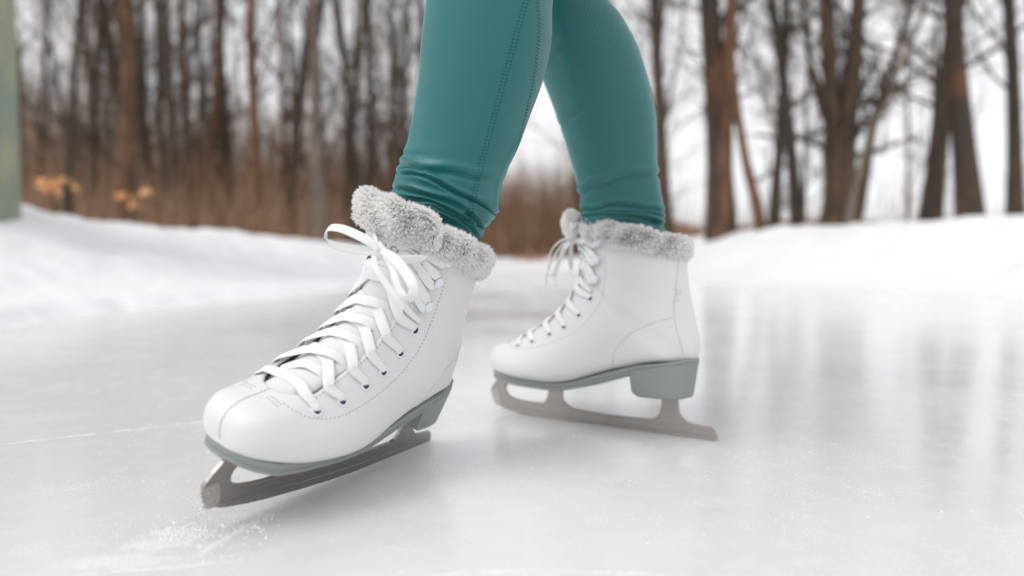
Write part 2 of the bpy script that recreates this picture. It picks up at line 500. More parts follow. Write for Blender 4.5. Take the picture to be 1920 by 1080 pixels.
    back = np.clip((.085 - Sc[:, :1]) / .045, 0, 1)
    Pc = Sc + Nc * (.0030 - .0062 * back) + Uc * .0125
    wob = lambda V: np.stack([.0009 * np.sin(V[..., 1] * 210 + V[..., 2] * 100), .0009 * np.sin(V[..., 0] * 230 + V[..., 2] * 80), .0009 * np.sin(V[..., 0] * 160 + 1)], -1)
    Vc, Fc = sweep(Pc, Uc, Nc, .0100 * e, .0040 * e, wob=wob)
    cf = mesh_obj('fur_collar', Vc, Fc, M['furbase'], root)
    fur_mesh('fur_pile', Vc, Fc, cf, 90000 if near else 44000, .0056, 12, wid=.00030 if near else .0005)
    # ---------------- sole: welt following the boot edge
    Tq = np.linspace(0, 14.6, 300); Vq = np.linspace(0, .33, 60)
    g = bt.S(Tq[:, None], Vq[None, :], 1); bz = crom(BF, Tq)[:, 1]
    yc = lambda x: toe_shift * np.clip((x - .14) / .15, 0, 1) ** 1.6
    yl = (g[..., 1] - yc(g[..., 0]))
    near_b = g[..., 2] < bz[:, None] + .006
    xb = crom(BF, Tq)[:, 0]; ow = np.where(near_b, yl, 0).max(1)
    xs_all = np.concatenate([[.2830], xb[3:], [.0238]]); w_all = np.concatenate([[0], ow[3:] + .0012, [0]])
    o = np.argsort(xs_all); xs_all = xs_all[o]; w_all = w_all[o]
    a = np.linspace(0, np.pi, 90)
    xo = .5 * (.2828 + .0240) + .5 * (.2828 - .0240) * np.cos(a)
    wo_ = np.interp(xo, xs_all, w_all)
    toe = np.clip((.2828 - xo) / .064, 0, 1); wo_ = np.minimum(wo_, .0420 * (1 - (1 - toe) ** 2.15) ** (1 / 2.15) + 1e-4)
    hb = np.clip((xo - .0240) / .034, 0, 1); wo_ = np.minimum(wo_, .0345 * (1 - (1 - hb) ** 2.3) ** (1 / 2.3) + 1e-4)
    zt = np.interp(xo, xb[::-1], bz[::-1])
    def sole_z(x): return np.interp(np.minimum(x, .281), xb[::-1], bz[::-1])
    ring = np.concatenate([np.stack([xo, wo_ + yc(xo)], -1), np.stack([xo, -wo_ + yc(xo)], -1)[::-1][1:-1]])
    zr = sole_z(ring[:, 0]); n = len(ring)
    ctr_y = yc(ring[:, 0])
    def lay(inset, dz):
        x = .16 + (ring[:, 0] - .16) * (1 - inset / .137); y = ctr_y + (ring[:, 1] - ctr_y) * (1 - inset / .04)
        return np.stack([x, y, zr + dz], -1)
    th = np.interp(ring[:, 0], [.02, .0875, .0900, .14, .2, .3], [.0022, .0022, .0066, .0066, .0072, .0082])
    layers = [lay(.012, .0008), lay(.0016, .0022), lay(.0004, .0021), lay(0, .0014), lay(0, -th * .5), lay(.0004, -th * .52), lay(.0004, -th * .60), lay(.0, -th * .62), lay(.0002, -th * .92), lay(.0012, -th), lay(.012, -th)]
    Vs = np.concatenate(layers); nl = len(layers)
    f = grid_faces(nl, n, True).tolist()
    # caps as strips between the two sides
    h = len(xo)
    def cap(base, rev):
        out = []
        up = [base + i for i in range(h)]; dn = [base + 0] + [base + n - i for i in range(1, h - 1)] + [base + h - 1]
        for i in range(h - 1):
            qd = [up[i], up[i + 1], dn[i + 1], dn[i]]
            qd = list(dict.fromkeys(qd))
            if len(qd) > 2: out.append(qd[::-1] if rev else qd)
        return out
    f += cap(0, False) + cap((nl - 1) * n, True)
    sole = mesh_obj('sole', Vs, f, M['sole'], root)
    # ---------------- heel block
    zl = [0, .15, .5, .82, .93, 1.0]
    rings = []
    def hring(k):
        xf = [.0893, .0890, .0882, .0872, .0835, .0800][k]; xr = [.0240, .0250, .0266, .0280, .0288, .0298][k]
        wv = [.0330, .0326, .0310, .0295, .0286, .0272][k]
        aa = np.linspace(-np.pi / 2, np.pi / 2, 22)
        back = np.stack([xr + .034 * (1 - np.cos(aa) ** .9), wv * np.sin(aa)], -1)
        # straight sides then breast, slightly hollow
        fr = np.stack([xf - .0035 * (1 - np.linspace(1, -1, 9) ** 2), wv * np.linspace(1, -1, 9)], -1)
        xy = np.concatenate([back, fr])
        lim = np.interp(np.clip(.0240 + (xy[:, 0] - xr) * (.0893 - .0240) / (xf - xr), .0241, .0893), xo[::-1], wo_[::-1]) * wv / .0330
        xy[:, 1] = np.where(np.abs(xy[:, 1]) > 1e-9, np.sign(xy[:, 1]) * np.minimum(np.abs(xy[:, 1]) * 1.1, lim), 0)
        ztop = sole_z(xy[:, 0]) - .0016
        zbot = .0402 + .0045 * np.clip((.045 - xy[:, 0]) / .02, 0, 1) ** 2
        return np.stack([xy[:, 0], xy[:, 1], ztop + (zbot - ztop) * zl[k]], -1)
    HR = [hring(k) for k in range(6)]; nh = len(HR[0])
    f = grid_faces(6, nh, True).tolist() + [list(range(5 * nh, 6 * nh))]
    heel = mesh_obj('heel', np.concatenate(HR), f, M['heel'], root, smooth=True)
    md = heel.modifiers.new('b', 'BEVEL'); md.width = .0008; md.segments = 2; md.limit_method = 'ANGLE'; md.angle_limit = R(40)
    md = heel.modifiers.new('e', 'EDGE_SPLIT'); md.split_angle = R(38)
    # ---------------- blade
    web = [(.2770,.0440),(.2850,.0345),(.2888,.0290),(.2905,.0255),(.2893,.0240),(.2897,.0222),(.2880,.0210),(.2884,.0190),(.2866,.0176),(.2868,.0156),(.2848,.0142),(.2850,.0118),(.2826,.0104),(.2822,.0070),(.2800,.0062),(.2778,.0072),
           (.2720,.0050),(.2620,.0030),(.2450,.0006),(.2268,-.0012),(.1895,-.0034),(.1539,-.0044),(.1200,-.0044),(.0875,-.0039),(.0565,-.0030),(.0267,-.0018),(.0040,-.0006),(.0010,.0010),
           (.0012,.0050),(.0035,.0100),(.0070,.0132),(.0160,.0138),(.0273,.0144),(.0347,.0162),(.0395,.0200),(.0424,.0245),(.0443,.0320),(.0448,.0440),
           (.0626,.0440),(.0630,.0340),(.0637,.0272),(.0660,.0200),(.0695,.0162),(.0745,.0145),(.0950,.0134),(.1206,.0131),(.1450,.0134),(.1634,.0141),(.1740,.0150),(.1800,.0175),(.1845,.0215),(.1866,.0270),(.1870,.0430),
           (.2062,.0420),(.2066,.0280),(.2085,.0215),(.2120,.0176),(.2180,.0162),(.2313,.0162),(.2450,.0170),(.2560,.0186),(.2635,.0212),(.2672,.0250),(.2682,.0290),(.2670,.0330),(.2630,.0370),(.2560,.0430),(.2600,.0455)]
    def extrude(poly, th):
        n = len(poly); V = [(x, -th / 2, z) for x, z in poly] + [(x, th / 2, z) for x, z in poly]
        f = [list(range(n)), list(range(2 * n - 1, n - 1, -1))] + [[(i + 1) % n, i, i + n, (i + 1) % n + n] for i in range(n)]
        return V, f
    Vb, Fb = extrude(web, .0036)
    blade = mesh_obj('blade', Vb, Fb, M['steel'], root, smooth=False)
    md = blade.modifiers.new('b', 'BEVEL'); md.width = .00035; md.segments = 2; md.limit_method = 'ANGLE'; md.angle_limit = R(30)
    # ground runner: a slightly thicker polished strip along the ice edge
    xs = np.linspace(.272, .004, 60); zb = np.interp(xs[::-1], [.001, .0267, .0565, .0875, .12, .1539, .1895, .2268, .245, .262, .272], [-.0008, -.0020, -.0032, -.0041, -.0046, -.0046, -.0036, -.0014, .0004, .0028, .0048])[::-1]
    hgt = np.interp(xs, [.004, .03, .25, .272], [.0045, .0068, .0075, .004])
    run = [(x, z) for x, z in zip(xs, zb)] + [(x, z + hh) for x, z, hh in zip(xs[::-1], zb[::-1], hgt[::-1])]
    Vr, Fr = extrude(run, .0043)
    mesh_obj('runner', Vr, Fr, M['steel'], blade, smooth=False).modifiers.new('b', 'BEVEL').width = .0003
    # toe pick: toothed steel at the front
    pk = MB(); 
    tip = [(.2895,.0262),(.2892,.0230),(.2884,.0200),(.2870,.0168),(.2852,.0130),(.2826,.0082)]
    for j, (x, z) in enumerate(tip):
        for yk in (-.0014, 0.0, .0014):
            c = np.array([x - .0012, yk, z]); ln = .0030; h2 = .0013
            pts = [c + (-.003, -.0008, -h2), c + (-.003, .0008, -h2), c + (-.003, .0008, h2), c + (-.003, -.0008, h2), c + (ln, 0, -.0008)]
            pk.add(pts, [[0, 1, 4], [1, 2, 4], [2, 3, 4], [3, 0, 4], [3, 2, 1, 0]])
    body = [(.2890,.0262),(.2880,.0200),(.2850,.0140),(.2820,.0070),(.2795,.0068),(.2755,.0075),(.2735,.0120),(.2755,.0200),(.2800,.0275)]
    Vp, Fp = extrude(body, .0046); pk.add(Vp, Fp)
    pk.build('toe_pick', M['pick'], blade, smooth=False)
    # ---------------- eyelets and hooks
    tv = [bt.find(x, z) for x, z in EYE] + [bt.find(x, z) for x, z in HOOK]
    def ring_mesh(c, n, r, rr, k=20, kk=8):
        n = n / np.linalg.norm(n); a1 = np.cross(n, [1, 0, 0.2]); a1 /= np.linalg.norm(a1); a2 = np.cross(n, a1)
        a = np.linspace(0, 2 * np.pi, k, endpoint=False); b = np.linspace(0, 2 * np.pi, kk, endpoint=False)
        A = np.cos(a)[:, None] * a1 + np.sin(a)[:, None] * a2
        V = c + A[:, None] * (r + rr * np.cos(b))[None, :, None] + n * (rr * .6 * np.sin(b))[None, :, None]
        f = []
        for i in range(k):
            for j in range(kk):
                f.append([i * kk + j, ((i + 1) % k) * kk + j, ((i + 1) % k) * kk + (j + 1) % kk, i * kk + (j + 1) % kk])
        return V.reshape(-1, 3), f
    def disc_mesh(c, n, r, h, k=20, dome=.4):
        n = n / np.linalg.norm(n); a1 = np.cross(n, [1, 0, 0.2]); a1 /= np.linalg.norm(a1); a2 = np.cross(n, a1)
        a = np.linspace(0, 2 * np.pi, k, endpoint=False); A = np.cos(a)[:, None] * a1 + np.sin(a)[:, None] * a2
        rg = [(r * .9, 0), (r, h * .3), (r, h * .6), (r * .8, h * (1 + dome * .5)), (r * .4, h * (1 + dome * .9)), (.0001, h * (1 + dome))]
        V = np.concatenate([c + A * q[0] + n * q[1] for q in rg])
        return V, grid_faces(len(rg), k, True).tolist() + [list(range(k))[::-1]]
    for side in (1, -1):
        for i in range(6):
            t, v = tv[i]
            c = bt.P(t, v, side, .0003)[0]; n = bt.N(np.array([t]), np.array([v]), side)[0]
            Ve, Fe = ring_mesh(c, n, .0040, .0012)
            ey = mesh_obj('eyelet', Ve, Fe, M['eyelet'], boot)
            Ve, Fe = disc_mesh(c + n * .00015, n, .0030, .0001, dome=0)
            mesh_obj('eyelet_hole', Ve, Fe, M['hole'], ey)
        for i in range(6, 9):
            t, v = tv[i]
            c = bt.P(t, v, side, 0)[0]; n = bt.N(np.array([t]), np.array([v]), side)[0]
            mb = MB()
            mb.add(*disc_mesh(c, n, .0042, .0008)); mb.add(*disc_mesh(c + n * .0008, n, .0020, .0032))
            fw = bt.P(t, v + .02, side, 0)[0] - c; fw /= np.linalg.norm(fw)
            mb.add(*disc_mesh(c + n * .0038 - fw * .0012, n - fw * .12, .0052, .0013))
            mb.build('hook', M['hook'], boot)
    # ---------------- stitching
    def path_tv(keys, n=200):
        k = spline(np.array(keys, float), n); return k[:, 0], k[:, 1]
    def dashes(mb, P, N, ln=.0016, gap=.0015, r=.00033):
        L = np.concatenate([[0], np.cumsum(np.linalg.norm(np.diff(P, axis=0), axis=1))])
        s0 = 0
        while s0 + ln < L[-1]:
            a = np.array([np.interp([s0, s0 + ln / 2, s0 + ln], L, P[:, k]) for k in range(3)]).T
            nn = np.array([np.interp(s0, L, N[:, k]) for k in range(3)])
            a = a + nn * np.array([[-.0001], [.00012], [-.0001]])
            mb.add(*tube(a, [r * .7, r, r * .7], 5)); s0 += ln + gap
    def by_xz(keys, n=120, off=.0002, side=1):
        k = spline(np.array(keys), n)
        q = [bt.find(x, z, .0) for x, z in k]; t = np.array([a[0] for a in q]); v = np.array([a[1] for a in q])
        ker = np.ones(9) / 9; t = np.convolve(np.pad(t, 4, 'edge'), ker, 'valid'); v = np.convolve(np.pad(v, 4, 'edge'), ker, 'valid')
        return bt.P(t, v, side, off)
    for side in (1, -1):
        mb = MB()
        # along the facing edge
        tq = np.linspace(TO + .75, NT - .6, 260); vq = bt.vo(tq) - .022
        dashes(mb, bt.P(tq, vq, side, .0001), bt.N(tq, vq, side))
        # outer facing line below the eyelets
        P = by_xz([(.254,.0900),(.247,.0855),(.238,.0830),(.226,.0825),(.210,.0848),(.182,.0940),(.154,.1075),(.135,.1260),(.124,.1480),(.121,.1700),(.122,.1950)], 160, .0001, side)
        dashes(mb, P, P - [.16, 0, .1], .0015, .0020)
        # two short rows across the root of the opening
        for dt in (-.30, -.48):
            vq = np.linspace(.90, .975, 30); tq = np.full(30, TO + dt)
            dashes(mb, bt.P(tq, vq, side, .0001), bt.N(tq, vq, side), .0012, .0014)
        mb.build('stitching', M['stitch'], boot)
    # toe seam
    mb = MB(); tq = np.linspace(.15, TO - .02, 300); P = bt.P(tq, 1 - 1e-3, 1, .0002); N = bt.N(tq, tq * 0 + .98, 1)
    N[:, 1] = 0; N /= np.linalg.norm(N, axis=1)[:, None]
    dashes(mb, P, N, .0016, .0012, .00042)
    mb.build('toe_seam', M['stitch'], boot)
    mb = MB(); mb.add(*tube(P - N * .00035, .00055, 6)); mb.build('seam_groove', M['leather_seam'], boot)
    # heel counter arc and back stay
    mb = MB()
    arc = [(.108,.068),(.106,.082),(.098,.097),(.082,.112),(.062,.122),(.046,.128)]
    stay = [(.0400,.192),(.0400,.170),(.0400,.150),(.0395,.132),(.036,.115),(.0315,.100),(.0295,.088)]
    stay = [(x + .005, z) for x, z in stay]
    for side in (1, -1):
        P = by_xz(stay, side=side); mb.add(*tube(P, .0005, 6))
        P = by_xz(arc, side=side); mb.add(*tube(P, .0004, 6))
    mb.build('panel_seam', M['leather_seam'], boot)
    # small embroidered mark of crossing strokes by the back stay
    mb = MB()
    def stroke(pts):
        P = by_xz(pts, 14, .0001); mb.add(*tube(P, .00035, 5))
    cx, cz = (.0425, .152)
    S_ = .0042
    for pts in ([(-1, 1.6), (-.3, 1.1), (.5, 1.3)], [(-.3, 1.1), (-.2, .1), (-.8, -.4)], [(.6, .9), (.2, .2), (-.2, .1)], [(-1.2, -2.1), (-.5, -1.4), (.1, -1.2), (.1, -2.0)]):
        stroke([(cx - a * S_, cz + b * S_) for a, b in pts])
    mb.build('embroidery', M['embroid'], boot)
    # ---------------- laces
    lm = MB()
    lace_w, lace_t = .0088, .0015
    def lace(ctrl, nrms, n=48, width=None):
        P = spline(np.array(ctrl), n); N = spline(np.array(nrms), n)
        wd = lace_w if width is None else np.interp(np.linspace(0, 1, n), np.linspace(0, 1, len(width)), width)
        lm.add(*ribbon(P, N, wd, lace_t))
    def edge_pt(t, side, off, dv=0.0):
        v = bt.vo(np.array([t]))[0] + dv
        return bt.P(t, v, side, off)[0], bt.N(np.array([t]), np.array([min(v, 1)]), side)[0]
    def eye_pt(i, side, off, dv=0.0):
        t, v = tv[i]; return bt.P(t, v + dv, side, off)[0], bt.N(np.array([t]), np.array([v]), side)[0]
    tcen = [tv[i][0] for i in range(9)]
    te = [tv[i][0] + (-.4 if i < 6 else .35) for i in range(9)]       # the row where the lace crosses the facing edge
    te[0] = TO + .62
    def cross(i, j, side, lift, under=True):
        """from over the facing at eyelet i on one side to under the facing at level j on the other"""
        c, n = [], []
        a, b = eye_pt(i, side, -.0012); c.append(a); n.append(b)
        a, b = eye_pt(i, side, .0012, .018); c.append(a); n.append(b)
        a, b = edge_pt(te[i], side, .0020, -.03); c.append(a); n.append(b)
        a, b = edge_pt(te[i] + .1, side, .0024, .012); c.append(a); n.append(b)
        tm = .5 * (te[i] + te[j]) + .2
        for yq, wt in ((.011, .35), (0, .5), (-.011, .65)):
            tq = te[i] + (te[j] - te[i]) * wt + .15
            c.append(TG(tq, yq * side, lift + (.0004 if wt < .5 else 0))); n.append(TN(tq))
        if under:
            a, b = edge_pt(te[j], -side, -.0030, .012); c.append(a); n.append(b)
            a, b = edge_pt(te[j], -side, -.0040, -.05); c.append(a); n.append(b)
        else:
            a, b = edge_pt(te[j], -side, .0022, .0); c.append(a); n.append(b)
            a, b = eye_pt(j, -side, .0010, .018); c.append(a); n.append(b)
            a, b = eye_pt(j, -side, -.0012); c.append(a); n.append(b)
        wds = [.0046, .0064, .0086, .0090, .0090, .0088, .0086, .0084, .0080] if under else [.0046, .0064, .0088, .0094, .0094, .0094, .0092, .0088, .0064, .0046]
        lace(c, n, 70, wds)
    # first bar, then crossings
    te0 = te[:]
    cross(0, 0, -1, .0030, under=False)
    c, n = [], []
    for q_, yq, o_ in ((6.5, -.019, .0004), (6.75, -.010, .0022), (7.0, 0, .0028), (7.1, .010, .0020), (7.15, .0195, -.0004), (7.2, .026, -.0035)):
        c.append(TG(q_, yq, o_)); n.append(TN(q_))
    lace(c, n, 40, [.0086, .0088, .0088, .0088, .0086])
    for i in range(1, 6):
        cross(i, min(i + 1, 6), -1, .0044)
        cross(i, min(i + 1, 6), 1, .0022)
    cross(0, 1, 1, .0014) if False else None
    # hooks: lace passes round each post
    def frac_pt(q, side, off, dv=0.0):
        t = np.interp(q, range(9), [a[0] for a in tv]); v = np.interp(q, range(9), [a[1] for a in tv])
        return bt.P(t, v + dv, side, off)[0], bt.N(np.array([t]), np.array([v]), side)[0]
    def hook_strand(i, q, side, lift, sl):
        # from the hook i on one side to level q (a fraction) at the other edge
        c, n = [], []
        for dv in (-.010, .012, .035):
            a, b = frac_pt(i + sl * (.08 + dv * 4), side, .0030, dv); c.append(a); n.append(b)
        te_i = np.interp(i + sl * .1, range(9), te); te_q = np.interp(q, range(9), te)
        for yq, wt in ((.020, .15), (.010, .32), (0, .5), (-.010, .68), (-.020, .85)):
            tq = te_i + (te_q - te_i) * wt
            c.append(TG(tq, yq * side, lift)); n.append(TN(tq))
        a, b = edge_pt(te_q, -side, .0012, .0); c.append(a); n.append(b)
        a, b = frac_pt(q, -side, .0022, .012); c.append(a); n.append(b)
        lace(c, n, 60, [.0030, .0060, .0080, .0086, .0088, .0088, .0086, .0080, .0070, .0040])
    te[8] = NT - .8; te[7] = min(te[7], NT - 1.9)
    hook_strand(6, 5.75, 1, .0036, -1); hook_strand(6, 6.55, 1, .0024, 1)
    hook_strand(7, 6.80, 1, .0034, -1); hook_strand(7, 7.50, 1, .0024, 1)
    hook_strand(8, 7.70, 1, .0034, -1)
    hook_strand(6, 5.2, -1, .0015, -1); hook_strand(7, 6.1, -1, .0012, -1)
    # last strands rise from the top hooks to the knot
    kc = loc(708, 470, .1895) if near else TG(NT - .2, .004, .006)
    for sd in (1, -1):
        c, n = [], []
        for dv in (-.006, .02):
            a, b = eye_pt(8, sd, .0030, dv); c.append(a); n.append(b)
        a, b = edge_pt(NT - .5, sd, .0034, 0); c.append(a); n.append(b)
        mid = TG(NT - .3, .012 * sd, .006); nn_ = TN(NT - .3)
        if near and sd == 1:
            for q_ in ((800, 484, .1640), (775, 486, .1760), (745, 487, .1860)): c.append(loc(*q_)); n.append(nn_)
        else: c.append(mid * .6 + kc * .4); n.append(nn_)
        c.append(kc + (0, .002 * sd, -.003)); n.append(nn_)
        lace(c, n, 40, [.0030, .0055, .0074, .0072, .0060])
    lm.build('lace', M['lace'], root)
    # ---------------- bow
    bw = MB()
    def bow_ribbon(pts, wd=.0078, n=70, nrm=None):
        P = spline(np.array(pts), n)
        if nrm is None:
            N = np.tile(np.array([[1.0, 0, .15]]), (n, 1))
        else:
            N = spline(np.array(nrm), n)
        wv = wd * np.interp(np.linspace(0, 1, n), [0, .12, .5, .88, 1], [.6, 1, 1, 1, .6])
        bw.add(*ribbon(P, N, wv, .0014))
    if near:
        X = .1925
        # left loop: out and back, the band turning over at its far end
        pts = [loc(708, 470, X + .002), loc(690, 452, X + .006), loc(664, 438, X + .009), loc(638, 428, X + .010), loc(617, 428, X + .008), loc(611, 444, X + .004), loc(625, 459, X + .001), loc(655, 466, X), loc(685, 470, X + .001), loc(706, 474, X + .001)]
        nr = [(1, 0, .1), (1, .05, .2), (.9, .1, .4), (.8, .1, .5), (.6, -.6, .3), (.5, -.85, -.2), (.9, -.2, -.4), (1, 0, -.2), (1, 0, 0), (1, 0, 0)]
        bow_ribbon(pts, .0072, 90, nr)
        pts = [loc(716, 470, X + .002), loc(735, 482, X + .007), loc(755, 503, X + .010), loc(772, 530, X + .011), loc(776, 551, X + .009), loc(764, 559, X + .007), loc(750, 546, X + .007), loc(741, 522, X + .007), loc(734, 497, X + .005), loc(720, 476, X + .002)]
        nr = [(1, 0, 0), (.9, .3, .3), (.8, .5, .2), (.8, .5, 0), (.5, .3, -.8), (.6, -.2, -.8), (.9, -.4, 0), (1, -.3, 0), (1, -.2, 0), (1, 0, 0)]
        bow_ribbon(pts, .0080, 90, nr)
        # loose tail across to the right and under the loop
        bow_ribbon([loc(700, 478, X), loc(704, 500, X + .003), loc(722, 530, X + .001), loc(745, 560, X - .002), loc(757, 580, X - .006)], .0055)
        kn = [(700, 466), (722, 462), (716, 482), (700, 480)]
        kc2 = kc
    else:
        kc2 = kc + (.004, 0, 0)
        o = kc2
        bow_ribbon([o, o + (.010, .004, -.001), o + (.021, .007, -.010), o + (.027, .009, -.026), o + (.026, .010, -.040), o + (.020, .009, -.044), o + (.014, .007, -.030), o + (.008, .004, -.012), o], .0070, 80, [(0, .3, 1), (.2, .4, 1), (.7, .5, .6), (1, .4, 0), (.6, .3, -.6), (-.4, .3, -.8), (-1, .2, 0), (-.6, .2, .4), (0, .2, 1)])
        bow_ribbon([o, o + (.006, -.010, -.003), o + (.012, -.018, -.016), o + (.012, -.020, -.032), o + (.007, -.014, -.034), o + (.004, -.007, -.015), o], .0070, 70)
        bow_ribbon([o, o + (.014, .002, -.008), o + (.030, .002, -.036), o + (.034, .002, -.062)], .0045)
        bow_ribbon([o, o + (.010, .003, -.010), o + (.017, .005, -.036), o + (.019, .006, -.056)], .0045)
    # knot: two turns of lace pulled tight
    for k, (tw, rr) in enumerate(((0.2, .0050), (1.1, .0042), (-.9, .0046))):
        a = np.linspace(0, 2 * np.pi, 26)
        e1 = np.array([0, math.cos(tw), math.sin(tw)]); e2 = np.array([1, 0, .1])
        P = kc2 + np.cos(a)[:, None] * e1 * rr * 1.5 + np.sin(a)[:, None] * e2 * rr * .85
        N = np.cos(a)[:, None] * e1 + np.sin(a)[:, None] * e2
        bw.add(*ribbon(P, N, .0074, .0018))
    bw.build('bow', M['lace'], root)
    # ---------------- word printed on the tongue
    cu = bpy.data.curves.new('t', 'FONT'); cu.body = 'OXELO'; cu.size = .0074; cu.space_character = 1.12; cu.extrude = 0; cu.resolution_u = 6; cu.offset = .00008
    to = bpy.data.objects.new('t', cu); col.objects.link(to)
    dg = bpy.context.evaluated_depsgraph_get(); tm_ = bpy.data.meshes.new_from_object(to.evaluated_get(dg))
    bpy.data.objects.remove(to)
    tv_ = np.array([v.co[:] for v in tm_.vertices]); wmax = tv_[:, 0].max()
    lp = [list(p.vertices) for p in tm_.polygons]
    if near: TXT[:] = [loc(684, 455, .1735), loc(738, 476, .1735)]
    (p0, p1) = TXT
    PT = []
    zz = TG(np.linspace(NT - 3, NT + 3, 200), 0 * np.linspace(0, 1, 200))[:, 2]
    for vx in tv_:
        q_ = vx[0] / wmax; y_ = p0[1] + (p1[1] - p0[1]) * q_; z_ = p0[2] + (p1[2] - p0[2]) * q_ + vx[1]
        for _ in range(4):
            tq = np.interp(z_ + (0 if _ == 0 else dz), zz, np.linspace(NT - 3, NT + 3, 200)); P_ = TG(tq, y_, .0046); dz = (dz if _ else 0) + z_ - P_[2]
        PT.append(P_)
    mesh_obj('tongue_print', PT, lp, M['print'], tongue, smooth=False)
    return root, bt, Rm, Tv

near_skate, btL, RL, TL = make_skate('white figure skate nearest the camera, tied in a bow, toe pointing left towards the viewer', (-.0882, .7307, -.0007), (-2.0425, -.0446, -.3245), -.0035, True)
far_skate, btR, RR, TR = make_skate('slightly blurred white figure skate further back, seen from its side beneath the rear leg', (.2179, .726, .0007), (2.5773, .0007, .0724), -.0035, False)

# ------------------------------------------------------------------ the skater's legs in teal leggings
M['knit'] = mat('teal_jersey', (.014, .145, .146), .42, Sheen_Weight=.7, Sheen_Roughness=.28)
M['knit'].node_tree.nodes['Principled BSDF'].inputs['Sheen Tint'].default_value = (.38, .88, .82, 1)
add_noise(M['knit'], 1500, .12, .0003, stretch=(1, 1, .4))
m = mat('teal_mesh_panel', (.030, .190, .180), .6, Sheen_Weight=.25)
b = m.node_tree.nodes['Principled BSDF']
uvn = nd(m, 'ShaderNodeUVMap'); uvn.uv_map = 'UVMap'
sx = nd(m, 'ShaderNodeSeparateXYZ'); lk(m, uvn.outputs[0], sx.inputs[0])
def mth(m, op, a, b_=None, c_=None):
    n = nd(m, 'ShaderNodeMath', operation=op)
    for i, q in enumerate((a, b_, c_)):
        if q is None: continue
        if isinstance(q, (int, float)): n.inputs[i].default_value = q
        else: lk(m, q, n.inputs[i])
    return n.outputs[0]
# uv are metres over the cloth: staggered perforations every 3 mm
vv_ = mth(m, 'DIVIDE', sx.outputs[1], .0027); row = mth(m, 'FLOOR', vv_)
uu_ = mth(m, 'ADD', mth(m, 'DIVIDE', sx.outputs[0], .0036), mth(m, 'MULTIPLY', mth(m, 'MODULO', row, 2.0), .5))
fu = mth(m, 'SUBTRACT', mth(m, 'FRACT', uu_), .5); fv = mth(m, 'SUBTRACT', mth(m, 'FRACT', vv_), .5)
dd = mth(m, 'SQRT', mth(m, 'ADD', mth(m, 'MULTIPLY', fu, fu), mth(m, 'MULTIPLY', fv, fv)))
hole = mth(m, 'LESS_THAN', dd, .23)
mxc = nd(m, 'ShaderNodeMix', data_type='RGBA'); lk(m, hole, mxc.inputs[0])
mxc.inputs['A'].default_value = (.019, .148, .150, 1); mxc.inputs['B'].default_value = (.011, .088, .086, 1)
lk(m, mxc.outputs['Result'], b.inputs['Base Color'])
bp = nd(m, 'ShaderNodeBump'); bp.inputs['Distance'].default_value = .0006; bp.inputs['Strength'].default_value = .6
lk(m, mth(m, 'MINIMUM', dd, .4), bp.inputs['Height']); lk(m, bp.outputs[0], b.inputs['Normal'])
M['mesh'] = m
M['thread'] = mat('teal_seam_thread', (.010, .100, .100), .8)

class Leg:
    """rows = (world centre, half width, half depth) from inside the boot to the hip"""
    def __init__(s, rows, nr, nc, folds, dense):
        s.rows = np.array(rows, float); s.nc = nc; s.folds = folds
        s.h = np.concatenate([np.linspace(0, dense[0], 12)[:-1], np.linspace(dense[0], dense[1], nr), np.linspace(dense[1], len(rows) - 1, 90)[1:]])
        s.phi = np.linspace(-np.pi, np.pi, nc, endpoint=False)
    def point(s, h, phi, extra=0.0, fold=True):
        h, phi = np.broadcast_arrays(np.asarray(h, float), np.asarray(phi, float))
        k = crom(s.rows, h)
        C = k[..., :3]; n = np.stack([np.sin(phi), -np.cos(phi), 0 * phi], -1)
        r = np.stack([k[..., 3], k[..., 4], 0 * k[..., 3]], -1)
        P = C + n * r
        if fold:
            Q = C + np.abs(n) * [1, 0, 0] * np.sign(n) * r - [0, 0, 0]
            px, py = proj(np.stack([P[..., 0], C[..., 1] - .02 + 0 * P[..., 1], P[..., 2]], -1))
            d = 0 * px
            for pts, a, b_, wd, x0, x1, sx_ in s.folds:
                xs = [p[0] for p in pts]; ysv = [p[1] for p in pts]
                q = py - np.interp(px, xs, ysv)
                q = q + 1.6 * np.sin(px * .07 + ysv[0]) 
                win = 1 / (1 + np.exp(-(px - x0) / sx_)) / (1 + np.exp((px - x1) / sx_))
                d += win * (-1.8 * a * np.exp(-np.abs(q / wd) ** 1.3) + 1.4 * b_ * np.exp(-((q + 2.2 * wd) / (1.7 * wd)) ** 2) + .6 * b_ * np.exp(-((q - 2.2 * wd) / (1.8 * wd)) ** 2))
            d = d * .001
            d = d + .0008 * np.sin(h * 1.7 + phi * 2) * np.exp(-((h - 3) / 2.5) ** 2)
            P = P + n * d[..., None]
        return P + n * extra if np.ndim(extra) == 0 else P + n * np.asarray(extra)[..., None]

def mk_leg(rows_px, inside, above, folds, nr=230, nc=200, dense=(.8, 6), flat=()):
    rows = list(inside)
    for y, xl, xr, d in rows_px:
        c = at((xl + xr) / 2, y, d); hw = (xr - xl) / 2 * d / FPX
        rows.append([c[0], c[1], c[2], hw * .985, hw * (lin(y, [q[0] for q in flat], [q[1] for q in flat]) if flat else 1.04)])
    rows += list(above)
    return Leg(rows, nr, nc, folds, dense)

